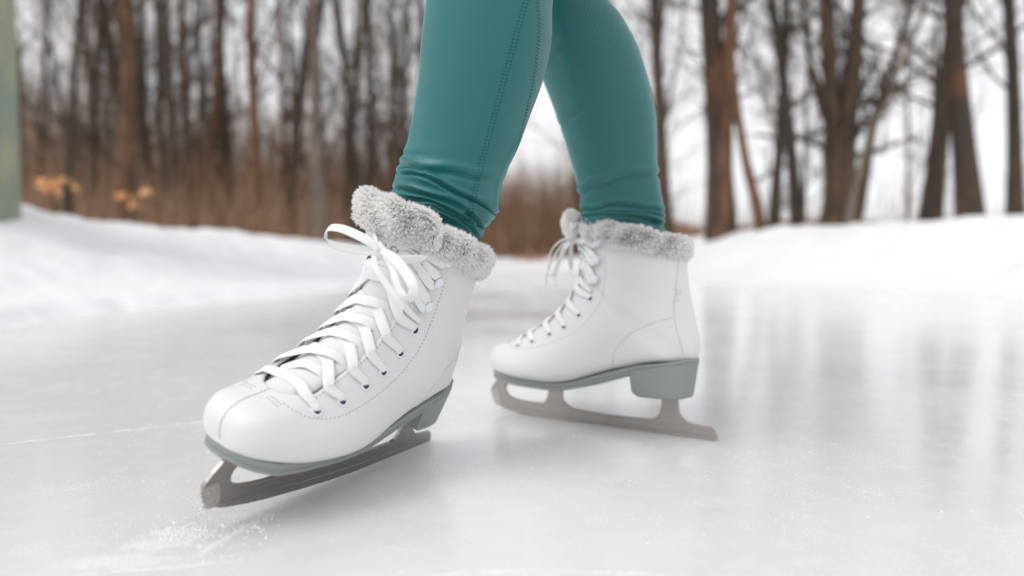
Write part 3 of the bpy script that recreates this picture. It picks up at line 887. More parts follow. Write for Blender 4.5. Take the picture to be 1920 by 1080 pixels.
nearF = [  # crease polyline in px, depth mm, bulge mm, half width px, window
 ([(735, 300), (762, 312), (800, 326), (850, 333), (900, 338), (950, 336)], 1.5, 1.8, 5, 750, 925, 14),
 ([(740, 318), (775, 322), (800, 330), (815, 338)], 1.6, .9, 2.6, 745, 805, 6),
 ([(740, 322), (780, 330), (830, 350), (880, 376), (930, 400), (950, 410)], 2.6, 1.7, 3.0, 752, 940, 6),
 ([(735, 350), (770, 362), (810, 372), (850, 385), (880, 400), (905, 425)], 2.2, 1.4, 3.2, 738, 915, 8),
 ([(735, 366), (770, 376), (820, 386), (860, 404), (890, 425)], 2.0, 1.2, 3.0, 738, 900, 8),
 ([(820, 392), (860, 410), (885, 430), (900, 450)], 1.8, 1.0, 3.0, 820, 915, 8),
 ([(860, 398), (885, 408), (905, 425), (915, 445)], 1.8, 1.3, 2.6, 868, 920, 6),
 ([(750, 285), (775, 296), (800, 300)], .9, .9, 5, 740, 790, 10),
]
A0 = RL @ np.array([.088, 0, .12]) + TL
A1 = RL @ np.array([.090, 0, .175]) + TL
nearleg = mk_leg(
 [(440, 755, 905, .640), (400, 733, 932, .636), (362, 734, 938, .632), (330, 742, 948, .630), (311, 749, 955, .628), (273, 763, 974, .626), (221, 774, 993, .622), (149, 785, 1019, .616), (77, 791, 1034, .610), (0, 800, 1037, .602)],
 [[*A0, .026, .028], [*A1, .033, .034]],
 [[-.012, .600, .455, .058, .060], [-.004, .596, .50, .056, .058], [.004, .60, .55, .056, .060], [.022, .635, .64, .064, .068], [.045, .69, .76, .074, .078], [.060, .73, .87, .085, .088], [.070, .75, .93, .09, .09]],
 nearF, nr=330, nc=260, dense=(1.2, 8))
farF = [
 ([(1080, 372), (1105, 354), (1150, 340), (1200, 332), (1250, 325)], 1.6, 2.0, 5, 1078, 1245, 10),
 ([(1080, 392), (1120, 392), (1140, 386), (1180, 388), (1250, 398)], 2.0, 1.5, 3.4, 1085, 1250, 8),
 ([(1130, 400), (1180, 398), (1250, 406)], 1.8, 1.1, 3, 1120, 1250, 8),
 ([(1080, 408), (1140, 402), (1180, 408), (1250, 420)], 1.8, 1.2, 3, 1085, 1250, 8),
 ([(1050, 230), (1075, 222), (1095, 212)], .8, .8, 5, 1040, 1085, 8),
 ([(1025, 130), (1050, 110), (1080, 98)], .8, .8, 6, 1020, 1085, 8),
]
B0 = RR @ np.array([.088, 0, .12]) + TR
B1 = RR @ np.array([.088, 0, .18]) + TR
farleg = mk_leg(
 [(430, 1094, 1246, .794), (405, 1090, 1246, .793), (379, 1088, 1243, .790), (345, 1081, 1237, .785), (315, 1074, 1232, .780), (265, 1059, 1231, .777), (213, 1042, 1228, .772), (149, 1018, 1213, .766), (90, 996, 1193, .758), (40, 975, 1165, .750), (0, 962, 1139, .742)],
 [[*B0, .026, .022], [*B1, .034, .026]],
 [[.040, .725, .52, .052, .054], [.030, .712, .57, .053, .056], [.045, .730, .66, .062, .066], [.075, .765, .78, .072, .076], [.095, .79, .88, .082, .086], [.10, .80, .94, .086, .088]],
 farF, nr=240, nc=200, dense=(1.2, 8), flat=((0, 1.04), (250, 1.0), (345, .86), (380, .74), (405, .68), (430, .58)))

def u_lim(leg, pts):
    """angle of a line drawn down the leg, from (py, px) samples: arcsin of the sideways fraction per row"""
    H = np.linspace(1.5, len(leg.rows) - 7, 120); C = crom(leg.rows, H)
    px, py = proj(C[:, :3]); w = C[:, 3] * FPX / C[:, 1]
    o = np.argsort(py)
    ys = [p[0] for p in pts]; xs = [p[1] for p in pts]
    u = np.clip((np.interp(py, ys, xs) - px) / w, -.999, .999)
    ph = np.arcsin(u)
    ph = np.convolve(np.pad(ph, 5, 'edge'), np.ones(11) / 11, 'valid')
    return H, ph

seam1 = u_lim(nearleg, [(0, 994), (145, 955), (328, 904), (396, 887), (440, 874)])
seam2 = u_lim(nearleg, [(0, 1003), (106, 1006), (204, 990), (315, 958), (440, 930)])
seam2 = (seam2[0], np.maximum(seam2[1], seam1[1] + .12))
farl = u_lim(farleg, [(0, 1040), (102, 1055), (353, 1111), (420, 1120)])
V, F, UV, FM = [], [], [], []
off = 0
for leg, panel in ((nearleg, (seam2, 2.6)), (farleg, (farl, 1.35))):
    P = leg.point(leg.h[:, None], leg.phi[None, :])
    nr_, nc_ = P.shape[:2]
    (H, ph), wide = panel
    p0 = np.interp(leg.h, H, ph); fade = p0 + wide
    s_ = np.concatenate([[0], np.cumsum(np.linalg.norm(np.diff(P[:, 0], axis=0), axis=1))])
    rad = crom(leg.rows, leg.h)[:, 3]
    uvg = np.stack([np.broadcast_to(leg.phi[None] * rad.mean(), (nr_, nc_)), np.broadcast_to(s_[:, None], (nr_, nc_))], -1)
    f = grid_faces(nr_, nc_, True)
    i, j = f[:, 0] // nc_, f[:, 0] % nc_
    a = leg.phi[j]; inp = (a > p0[i]) & (a < fade[i]) & (i > 20)
    V.append(P.reshape(-1, 3)); UV.append(uvg.reshape(-1, 2)); F += (f + off).tolist(); FM += inp.astype(int).tolist()
    off += nr_ * nc_
# hips join the two legs above the picture
ph_, th_ = np.meshgrid(np.linspace(-np.pi, np.pi, 32, endpoint=False), np.linspace(.02, np.pi - .02, 18))
hip = np.stack([.085 + .17 * np.sin(th_) * np.cos(ph_), .775 + .14 * np.sin(th_) * np.sin(ph_), .96 + .13 * np.cos(th_)], -1)
V.append(hip.reshape(-1, 3)); UV.append(np.zeros((hip.size // 3, 2))); ff = grid_faces(18, 32, True) + off; F += ff.tolist(); FM += [0] * len(ff)
person = empty('person', (.10, .75, 0))
tag(person, 'person in teal leggings and white skates, seen from the calves down', 'person')
def unparent_shift(o, root):
    o.matrix_parent_inverse = Matrix.Translation(-Vector(root.location))
leggings = mesh_obj('leggings', np.concatenate(V), F, None, person, uv=np.concatenate(UV), mats=[M['knit'], M['mesh']], fmat=FM)
unparent_shift(leggings, person)
# flat-lock seams: two ladders of thread on a raised band
def seam_band(leg, H, ph, half, name):
    mb = MB()
    hq = np.linspace(H[0], H[-1], 900)
    p = np.interp(hq, H, ph)
    Pm = leg.point(hq, p, .0)
    L = np.concatenate([[0], np.cumsum(np.linalg.norm(np.diff(Pm, axis=0), axis=1))])
    n_ = int(L[-1] / .0028)
    sq = np.linspace(0, L[-1], n_); hs_ = np.interp(sq, L, hq); ps = np.interp(sq, L, p)
    r = crom(leg.rows, hs_)[:, 3]
    for k in range(n_):
        for sgn in (-1, 1):
            a0 = ps[k] + sgn * half * .38 / r[k]; a1 = ps[k] + sgn * half / r[k]
            hh = np.array([hs_[k], hs_[k] + .006, hs_[k] + .012])
            Q = leg.point(hh, np.array([a0, (a0 + a1) / 2, a1]), np.array([-.0001, .00035, -.0001]))
            mb.add(*tube(Q, .00042, 4))
    o = mb.build(name, M['thread'], leggings)
    return o
seam_band(nearleg, *seam1, .0027, 'flatlock_seam')
seam_band(nearleg, *seam2, .0020, 'flatlock_seam')


# ------------------------------------------------------------------ ice
ice = mesh_obj('ice', [(-30, -8, 0), (30, -8, 0), (30, 30, 0), (-30, 30, 0)], [[0, 1, 2, 3]], None, smooth=False, mats=[mat('ice', (.70, .715, .73), .16)])
tag(ice, kind='structure')
m = ice.data.materials[0]; b = m.node_tree.nodes['Principled BSDF']
b.inputs['IOR'].default_value = 1.31
b.inputs['Subsurface Weight'].default_value = .8; b.inputs['Subsurface Radius'].default_value = (1, 1, 1); b.inputs['Subsurface Scale'].default_value = .11
b.inputs['Specular IOR Level'].default_value = .62
tc = nd(m, 'ShaderNodeTexCoord')
def nz(scale, detail=4, rough=.55, stretch=None, dist=0):
    n = nd(m, 'ShaderNodeTexNoise'); n.inputs['Scale'].default_value = scale; n.inputs['Detail'].default_value = detail; n.inputs['Roughness'].default_value = rough; n.inputs['Distortion'].default_value = dist
    if stretch:
        mp = nd(m, 'ShaderNodeMapping'); mp.inputs['Scale'].default_value = stretch[:3]; mp.inputs['Rotation'].default_value = (0, 0, stretch[3]); lk(m, tc.outputs['Object'], mp.inputs[0]); lk(m, mp.outputs[0], n.inputs['Vector'])
    else: lk(m, tc.outputs['Object'], n.inputs['Vector'])
    return n.outputs['Fac']
def ramp(x, a, b_, lo=0.0, hi=1.0):
    n = nd(m, 'ShaderNodeMapRange'); n.inputs[1].default_value = a; n.inputs[2].default_value = b_; n.inputs[3].default_value = lo; n.inputs[4].default_value = hi; n.interpolation_type = 'SMOOTHSTEP'
    lk(m, x, n.inputs[0]); return n.outputs[0]
sxy = nd(m, 'ShaderNodeSeparateXYZ'); lk(m, tc.outputs['Object'], sxy.inputs[0])
X_, Y_ = sxy.outputs[0], sxy.outputs[1]
cloud = ramp(nz(2.3, 5), .3, .7, 0, .35)
mott = ramp(nz(34, 6, .72), .42, .75, 0, .24)
# frosty specks and pits
vo = nd(m, 'ShaderNodeTexVoronoi'); vo.inputs['Scale'].default_value = 115; lk(m, tc.outputs['Object'], vo.inputs['Vector'])
spk = mth(m, 'MULTIPLY', ramp(vo.outputs['Distance'], .07, .20, .8, 0), ramp(nz(24, 3), .52, .68))
vo2 = nd(m, 'ShaderNodeTexVoronoi'); vo2.inputs['Scale'].default_value = 340; lk(m, tc.outputs['Object'], vo2.inputs['Vector'])
spk2 = mth(m, 'MULTIPLY', ramp(vo2.outputs['Distance'], .10, .28, .8, 0), ramp(nz(11, 3), .40, .58))
# scratches: distance to lines and arcs drawn by blades
def gline(x0, y0, x1, y1, wd, s=1.0, rough=None):
    L = math.hypot(x1 - x0, y1 - y0); nx, ny = -(y1 - y0) / L, (x1 - x0) / L; tx, ty = (x1 - x0) / L, (y1 - y0) / L
    wob = mth(m, 'MULTIPLY', mth(m, 'SUBTRACT', NW, .5), .016)
    d = mth(m, 'ABSOLUTE', mth(m, 'ADD', mth(m, 'ADD', mth(m, 'MULTIPLY', mth(m, 'SUBTRACT', X_, x0), nx), mth(m, 'MULTIPLY', mth(m, 'SUBTRACT', Y_, y0), ny)), wob))
    al = mth(m, 'ADD', mth(m, 'MULTIPLY', mth(m, 'SUBTRACT', X_, x0), tx), mth(m, 'MULTIPLY', mth(m, 'SUBTRACT', Y_, y0), ty))
    g = mth(m, 'MULTIPLY', ramp(d, wd * .2, wd, s, 0), mth(m, 'MULTIPLY', ramp(al, -.01, .03), ramp(al, L - .03, L + .01, 1, 0)))
    return mth(m, 'MULTIPLY', g, ramp(NB, .30, .60, .15, 1))
NW = nz(6, 2); NB = nz(70, 4, .7)
def gp(px, py):
    d = ray(px, py); t = -CAM_H / d[2]; return d[0] * t, d[1] * t
total = None
for (a, bb, wd, s_) in (((-40, 838), (420, 786), .0035, .85), ((800, 792), (900, 788), .002, .5), ((100, 1080), (480, 1046), .003, .8), ((250, 1062), (520, 1030), .002, .5),
        ((330, 1060), (500, 965), .006, .9), ((780, 1080), (1010, 1068), .003, .8), ((1010, 1068), (1280, 1079), .003, .8), ((560, 880), (690, 846), .002, .3), ((1500, 820), (1640, 846), .002, .3), ((1240, 930), (1420, 965), .0015, .25), ((1650, 930), (1780, 905), .0015, .3), ((600, 1000), (820, 1040), .0015, .25), ((940, 905), (1100, 890), .0015, .2), ((0, 930), (200, 912), .002, .25), ((140, 700), (460, 672), .004, .25)):
    g = gline(*gp(*a), *gp(*bb), wd, s_)
    total = g if total is None else mth(m, 'MAXIMUM', total, g)
# scraped frost where the blade has bitten
def blob(px, py, rx, ry, s_):
    x0, y0 = gp(px, py)
    dx = mth(m, 'DIVIDE', mth(m, 'SUBTRACT', X_, x0), rx); dy = mth(m, 'DIVIDE', mth(m, 'SUBTRACT', Y_, y0), ry)
    r = mth(m, 'SQRT', mth(m, 'ADD', mth(m, 'MULTIPLY', dx, dx), mth(m, 'MULTIPLY', dy, dy)))
    n_ = mth(m, 'ADD', r, mth(m, 'MULTIPLY', mth(m, 'SUBTRACT', NF, .5), 2.4))
    return ramp(n_, .35, 1.05, s_, 0)
NF = nz(38, 6, .7)
for args in ((345, 1000, .024, .014, .8), (300, 1020, .034, .016, .6), (460, 985, .016, .009, .7), (240, 1050, .05, .015, .45), (500, 966, .010, .006, .5)):
    total = mth(m, 'MAXIMUM', total, blob(*args))
for q in (spk, spk2, cloud, mott):
    total = mth(m, 'MAXIMUM', total, q) if q in (spk, spk2) else mth(m, 'ADD', total, q)
total = mth(m, 'ADD', total, ramp(Y_, 2.2, 7.0, 0, .75))      # wind-blown snow dusts the far ice
total_c = mth(m, 'MINIMUM', total, 1.0)
mc = nd(m, 'ShaderNodeMix', data_type='RGBA'); lk(m, total_c, mc.inputs[0])
mc.inputs['A'].default_value = (.68, .69, .70, 1); mc.inputs['B'].default_value = (.87, .875, .88, 1)
lk(m, mc.outputs['Result'], b.inputs['Base Color'])
lk(m, mth(m, 'ADD', ramp(nz(5, 4), .3, .7, .075, .13), mth(m, 'MULTIPLY', total_c, .22)), b.inputs['Roughness'])
bp = nd(m, 'ShaderNodeBump'); bp.inputs['Strength'].default_value = .28; bp.inputs['Distance'].default_value = .0012
lk(m, mth(m, 'ADD', total, mth(m, 'MULTIPLY', nz(9, 3), .6)), bp.inputs['Height']); lk(m, bp.outputs[0], b.inputs['Normal'])
# crumbs of scraped ice lying by the toe pick
rng = np.random.default_rng(3)
mb = MB()
octa = np.array([[1, 0, 0], [0, 1, 0], [-1, 0, 0], [0, -1, 0], [0, 0, 1], [0, 0, -1]], float)
of = [[0, 1, 4], [1, 2, 4], [2, 3, 4], [3, 0, 4], [1, 0, 5], [2, 1, 5], [3, 2, 5], [0, 3, 5]]
for (px, py, sx_, sy_, n_, s_) in ((350, 997, 22, 9, 150, .8), (310, 1003, 18, 8, 70, .8), (455, 985, 18, 6, 80, .8), (500, 968, 10, 6, 50, .7), (400, 1010, 60, 22, 120, .6), (300, 1030, 90, 22, 120, .6), (900, 900, 500, 120, 130, .5), (1500, 860, 300, 120, 90, .55), (380, 958, 6, 3, 20, .6)):
    for _ in range(n_):
        x, y = gp(px + rng.normal() * sx_, py + rng.normal() * sy_)
        if y <= 0 or y > 3: continue
        r = s_ * rng.uniform(.0005, .0019)
        mb.add(octa * r * rng.uniform(.6, 1.3, 3) * rng.uniform(.8, 1.2, (6, 1)) + [x, y, r * .3], of)
crumbs = mb.build('ice_crumbs', mat('crushed_ice', (.86, .87, .88), .6), None)
tag(crumbs, kind='stuff')


# ------------------------------------------------------------------ snow banks
SHORE = np.array([(-3.2, -6), (-1.9, .2), (-1.36, 1.75), (-1.46, 2.62), (-1.10, 3.9), (-.75, 6.2), (-.45, 9.0), (-.1, 11.2), (.5, 12.0), (1.2, 11.0), (1.25, 8.6), (1.55, 5.6), (2.5, 3.55), (5.5, 1.6), (9, -6)])
def ice_dist(x, y):
    """signed distance outside the ice outline"""
    P = SHORE; Q = np.roll(P, -1, 0); best = np.full(x.shape, 1e9); ins = np.zeros(x.shape, bool)
    for (ax, ay), (bx, by) in zip(P, Q):
        ex, ey = bx - ax, by - ay
        t = np.clip(((x - ax) * ex + (y - ay) * ey) / (ex * ex + ey * ey), 0, 1)
        best = np.minimum(best, np.hypot(x - ax - t * ex, y - ay - t * ey))
        c = ((ay > y) != (by > y)) & (x < (bx - ax) * (y - ay) / (by - ay + 1e-12) + ax); ins ^= c
    return np.where(ins, -best, best)
def vnoise(x, y, f, seed):
    r = np.random.default_rng(seed); g = r.random((64, 64)); x = x * f; y = y * f
    xi, yi = np.floor(x).astype(int), np.floor(y).astype(int); fx, fy = x - xi, y - yi
    fx = fx * fx * (3 - 2 * fx); fy = fy * fy * (3 - 2 * fy)
    q = lambda a, b_: g[a % 64, b_ % 64]
    return (q(xi, yi) * (1 - fx) + q(xi + 1, yi) * fx) * (1 - fy) + (q(xi, yi + 1) * (1 - fx) + q(xi + 1, yi + 1) * fx) * fy - .5
def sstep(x, a, b_):
    t = np.clip((x - a) / (b_ - a), 0, 1); return t * t * (3 - 2 * t)
def snow_h(x, y):
    x = np.asarray(x, float); y = np.asarray(y, float)
    d = ice_dist(x, y) + .10 * vnoise(x, y, 2.2, 1) + .05 * vnoise(x, y, 6, 2)
    az = np.degrees(np.arctan2(x, np.maximum(y, .3)))
    # crest height by bearing: high banks left and right, low in the middle
    A = np.interp(az, [-60, -38, -33, -25, -14, -6, 0, 3, 7, 11, 20, 28, 36, 60], [.55, .52, .50, .47, .41, .29, .20, .20, .28, .46, .54, .55, .53, .56])
    lipw = np.interp(az, [-10, 5], [1, .3])
    lip = .050 * lipw * sstep(d, 0, .12) - .026 * lipw * sstep(d, .25, .7)
    near = np.interp(az, [-45, -30, 5, 10, 16, 24], [.75, .95, .6, .45, .45, .75])
    bank = (A - .02) * sstep(d, near * .35, near * 2.6)
    h = lip + bank
    h = h + (.045 * vnoise(x, y, 1.1, 3) + .055 * vnoise(x, y, 3.1, 4) + .032 * vnoise(x, y, 8, 5) + .012 * vnoise(x, y, 21, 6)) * sstep(d, .05, 1.2)
    return np.where(d < 0, -.03 + .03 * np.exp(d * 14), h)
rr = np.concatenate([np.linspace(.9, 9, 220), np.geomspace(9.1, 120, 70)]); aa = np.radians(np.linspace(-75, 75, 420))
A_, R_ = np.meshgrid(aa, rr); X = R_ * np.sin(A_); Y = R_ * np.cos(A_) - .2
Z = snow_h(X, Y) - .001
m = mat('snow', (.83, .84, .855), .75, Subsurface_Weight=.0)
add_noise(m, 9, .5, .05, detail=8); add_noise(m, 90, .3, .008, detail=6)
snow = mesh_obj('snow_ground', np.stack([X, Y, Z], -1).reshape(-1, 3), grid_faces(*X.shape)[:, ::-1], m)
tag(snow, kind='structure')


# ------------------------------------------------------------------ woods
def bark(name, c1, c2, rough=.9):
    m = mat(name, c1, rough); add_noise(m, 3.0, .6, .02, colvar=c2, detail=6, stretch=(6, 6, 1)); return m
BK = {'dark': bark('dark_bark', (.095, .066, .046), (.034, .026, .020)), 'red': bark('red_brown_bark', (.22, .10, .05), (.055, .034, .024)),
      'pale': bark('pale_bark', (.24, .19, .15), (.11, .09, .075)), 'brown': bark('brown_bark', (.125, .075, .045), (.045, .031, .022)), 'green': add_noise(mat('mossy_bark', (.34, .34, .21), .9), 5.0, .5, .02, colvar=(.19, .24, .225), detail=5, stretch=(1, 1, .7))}
m = mat('patchy_bark', (.055, .040, .030), .9); add_noise(m, 1.6, .0, .02, colvar=(.15, .070, .040), detail=5, stretch=(1, 1, .5), rp=(.38, .47)); add_noise(m, 14, .6, .02, stretch=(3, 3, 1)); BK['patchy'] = m
def branch_path(rng, p, d, L, n, wig, up):
    pts = [np.array(p, float)]; d = np.array(d, float)
    for _ in range(n):
        d = d + rng.normal(size=3) * wig + np.array([0, 0, up]); d /= np.linalg.norm(d)
        pts.append(pts[-1] + d * L / n)
    return np.array(pts)
def grow(rng, H, r0, lean=(0, 0), nb=26, low=.08, twig=1.0, path=None, sides=8):
    tr, br = MB(), MB()
    if path is None:
        path = branch_path(rng, (0, 0, -.15), (lean[0], lean[1], 1), H, 12, .035, .02)
    n = len(path); s = np.linspace(0, 1, n)
    rad = r0 * (1 - .82 * s); rad[0] *= 1.45; rad[1] *= 1.08
    tr.add(*tube(spline(path, n * 3), np.interp(np.linspace(0, 1, n * 3), s, rad), sides))
    for k in range(nb):
        q = low + (1 - low) * (k + rng.random()) / nb
        p = np.array([np.interp(q, s, path[:, j]) for j in range(3)]); rb = np.interp(q, s, rad) * rng.uniform(.16, .38)
        az = rng.uniform(0, 2 * np.pi); el = rng.uniform(.45, 1.3)
        L = H * rng.uniform(.09, .26) * (1.15 - q * .75)
        P = branch_path(rng, p, (math.cos(az) * math.cos(el), math.sin(az) * math.cos(el), math.sin(el)), L, 6, .13, .07)
        br.add(*tube(P, np.linspace(rb, rb * .25, 7), 4))
        for _ in range(int(4 * twig)):
            i = rng.integers(1, 6); dd_ = P[i] - P[i - 1]; dd_ /= np.linalg.norm(dd_)
            P2 = branch_path(rng, P[i], dd_ + rng.normal(size=3) * .6, L * rng.uniform(.3, .6), 4, .2, .05)
            br.add(*tube(P2, np.linspace(rb * .4, rb * .12, 5), 3))
            for _ in range(int(2 * twig)):
                j = rng.integers(1, 4)
                P3 = branch_path(rng, P2[j], (P2[j] - P2[j - 1]) / np.linalg.norm(P2[j] - P2[j - 1]) + rng.normal(size=3) * .7, L * rng.uniform(.12, .3), 3, .2, .03)
                br.add(*tube(P3, np.linspace(rb * .2, rb * .08, 4), 3))
    return tr, br
GRP = 'bare winter trees behind the snow banks'
def place_tree(px, y, wpx, kind, label, seed, pxtop=None, H=None, nb=24, low=.08, twig=1.0, group=GRP):
    rng = np.random.default_rng(seed)
    x = (px - 960) / FPX * y; gz = float(snow_h(x, y))
    H = H or rng.uniform(9, 13)
    r0 = wpx * y / FPX / 2
    lean = (0, 0)
    if pxtop is not None:
        zt = CAM_H + y * math.tan(R(20)); lean = (((pxtop - px) / FPX * y) / (zt - gz), rng.normal() * .02)
    tr, br = grow(rng, H, r0, lean, nb, low, twig)
    root = empty('tree', (x, y, gz)); tag(root, label, 'tree', group)
    tr.build('trunk', BK[kind], root); br.build('branches', BK['dark' if kind != 'red' else 'brown'], root)
    return root
# --- left bank, in order from the left
T_ = [
 (128, 10, 16, 'dark', 'dark thin trunk just right of the mossy trunk at the left edge', 122),
 (176, 13, 20, 'dark', 'dark trunk over the cluster of orange leaves', 170),
 (230, 9.0, 30, 'red', 'thick red-brown trunk on the left, widest above the left snow bank', 236),
 (290, 15, 18, 'brown', 'brown trunk just right of the thick red-brown trunk', 285),
 (328, 12, 17, 'dark', 'slim dark trunk reaching the top between the thick red-brown trunk and the grey ones', 322),
 (385, 14, 20, 'red', 'reddish trunk in the middle of the left wood', 372),
 (436, 17, 18, 'dark', 'dark trunk left of the reddish-topped trunk in the left wood', 430),
 (486, 10.5, 22, 'red', 'reddish-topped trunk left of the pale grey trunk', 472),
 (545, 16, 18, 'brown', 'brown trunk beside the pale grey trunk, on its left', 543),
 (600, 11, 27, 'pale', 'pale grey trunk in the left wood', 594),
 (648, 15, 15, 'brown', 'thin brown trunk just right of the pale grey trunk', 652),
 (690, 12, 17, 'dark', 'dark trunk behind the bow of the near skate', 684),
 (738, 14, 18, 'brown', 'brown trunk next to the near leg, on its left', 730),
 (803, 7.5, 16, 'dark', 'thin dark leaning trunk touching the outline of the near leg', 765),
 (1250, 10, 26, 'brown', 'brown trunk beside the far calf, on its right', 1236),
 (1352, 8.0, 46, 'patchy', 'thick brown trunk right of the far leg with a reddish side stem', 1345),
 (1448, 10.5, 20, 'dark', 'dark trunk between the thick brown trunk and the forked tree', 1440),
 (1497, 9.5, 22, 'dark', 'dark trunk directly left of the forked tree', 1488),
 (1738, 9.5, 34, 'dark', 'dark trunk between the forked tree and the thick leaning tree', 1758),
 (1822, 8.0, 40, 'patchy', 'thick trunk near the right edge leaning left towards its top', 1792),
 (1902, 9.0, 26, 'dark', 'dark trunk at the right edge of the picture', 1884),
]
for k, (px, y, wpx, kd, lb, top) in enumerate(T_):
    place_tree(px, y, wpx, kd, lb, 100 + k, top, nb=26 if px < 900 else 30, low=.1 if px < 900 else .12, twig=1.25 if px < 900 else 1.75)
# forked tree
root = empty('tree'); y = 8.0; x = (1572 - 960) / FPX * y; gz = float(snow_h(x, y)); root.location = (x, y, gz)
tag(root, 'forked tree right of centre, its thick base splitting into stems', 'tree', GRP)
def wpt(px, py, dy=0): p = at(px, py, y + dy); return p - np.array([x, y, gz])
tr, br = MB(), MB(); rng = np.random.default_rng(77)
def stem(pts, rads, nb=12):
    P = spline(np.array(pts), 30); r = np.interp(np.linspace(0, 1, 30), np.linspace(0, 1, len(rads)), rads)
    tr.add(*tube(P, r, 9))
    for k in range(nb):
        i = rng.integers(9, 29); d = P[i] - P[i - 1]; d /= np.linalg.norm(d)
        L = rng.uniform(.5, 1.6)
        Q = branch_path(rng, P[i], d * .7 + rng.normal(size=3) * .55, L, 6, .13, .06); br.add(*tube(Q, np.linspace(r[i] * .35, r[i] * .08, 7), 4))
        for _ in range(4):
            j = rng.integers(1, 6); Q2 = branch_path(rng, Q[j], (Q[j] - Q[j - 1]) / np.linalg.norm(Q[j] - Q[j - 1]) + rng.normal(size=3) * .6, L * .45, 4, .2, .04); br.add(*tube(Q2, np.linspace(r[i] * .14, r[i] * .05, 5), 3))
px2 = 1 / FPX * y
stem([wpt(1560, 460), wpt(1568, 400), wpt(1568, 320), wpt(1562, 230), wpt(1556, 120), wpt(1552, 0), wpt(1560, -160), wpt(1540, -420)], [45 * px2, 27 * px2, 20 * px2, 15 * px2, 14 * px2, 12 * px2, 9 * px2, 4 * px2], 22)
stem([wpt(1580, 460), wpt(1582, 400), wpt(1584, 310), wpt(1592, 220), wpt(1604, 120), wpt(1612, 0), wpt(1630, -160), wpt(1650, -400)], [42 * px2, 25 * px2, 20 * px2, 16 * px2, 13 * px2, 11 * px2, 8 * px2, 3 * px2], 22)
stem([wpt(1592, 440, .2), wpt(1612, 360, .2), wpt(1632, 260, .2), wpt(1655, 170, .2), wpt(1690, 70, .2), wpt(1725, -40, .2)], [20 * px2, 14 * px2, 10 * px2, 7 * px2, 6 * px2, 3 * px2])
stem([wpt(1590, 330, .1), wpt(1555, 240, .2), wpt(1530, 170, .3), wpt(1510, 60, .3), wpt(1500, -60, .3)], [9 * px2, 8 * px2, 6 * px2, 5 * px2, 3 * px2], 8)
tr.build('trunk', BK['brown'], root); br.build('branches', BK['dark'], root)
# leaning sapling and the reddish side stem: plants of their own
y = 7.6; x = (1590 - 960) / FPX * y; gz = float(snow_h(x, y)); root = empty('sapling', (x, y, gz))
tag(root, 'pale leaning sapling in front of the forked tree', 'sapling'); tr, br = MB(), MB()
stem([wpt(1584, 450), wpt(1600, 370), wpt(1625, 280), wpt(1660, 190), wpt(1712, 70), wpt(1760, -60)], [8 * px2, 7 * px2, 6 * px2, 5 * px2, 4 * px2, 2 * px2], 10)
tr.build('trunk', BK['pale'], root); br.build('branches', BK['brown'], root)
y = 7.4; x = (1432 - 960) / FPX * y; gz = float(snow_h(x, y)); root = empty('sapling', (x, y, gz))
tag(root, 'slender reddish sapling curving up to the thick brown trunk', 'sapling'); tr, br = MB(), MB()
stem([wpt(1432, 470), wpt(1420, 390), wpt(1398, 300), wpt(1382, 200), wpt(1372, 90), wpt(1372, -60)], [13 * px2, 10 * px2, 8 * px2, 7 * px2, 6 * px2, 4 * px2], 6)
tr.build('trunk', BK['red'], root); br.build('branches', BK['brown'], root)
y = 7.9; x = (1368 - 960) / FPX * y; gz = float(snow_h(x, y)); root = empty('tree', (x, y, gz))
tag(root, 'reddish stem leaning against the thick brown trunk', 'tree', GRP); tr, br = MB(), MB()
stem([wpt(1350, 470), wpt(1358, 380), wpt(1362, 250), wpt(1366, 120), wpt(1372, 0), wpt(1380, -160)], [20 * px2, 15 * px2, 12 * px2, 12 * px2, 11 * px2, 7 * px2], 8)
tr.build('trunk', BK['red'], root); br.build('branches', BK['brown'], root)
# mossy trunk close by on the left, standing in the bank
y = 3.75; x = (-168 - 960) / FPX * y; gz = float(snow_h(x, y)); rng = np.random.default_rng(9)
P = branch_path(rng, (0, 0, -.25), (.004, 0, 1), 6.2, 10, .004, .02)
tr = MB(); tr.add(*tube(spline(P, 40), np.linspace(.50, .49, 40), 36))
root = empty('tree', (x, y, gz)); tag(root, 'big mossy grey-green trunk cut by the left edge, close to the ice', 'tree')
tr.build('trunk', BK['green'], root)
br = MB()
for k in range(9):
    az = rng.uniform(1.2, 5); Q = branch_path(rng, P[8] + (0, 0, rng.uniform(0, .7)), (math.cos(az), math.sin(az), .8), 1.8, 6, .15, .05); br.add(*tube(Q, np.linspace(.05, .01, 7), 5))
br.build('branches', BK['brown'], root)
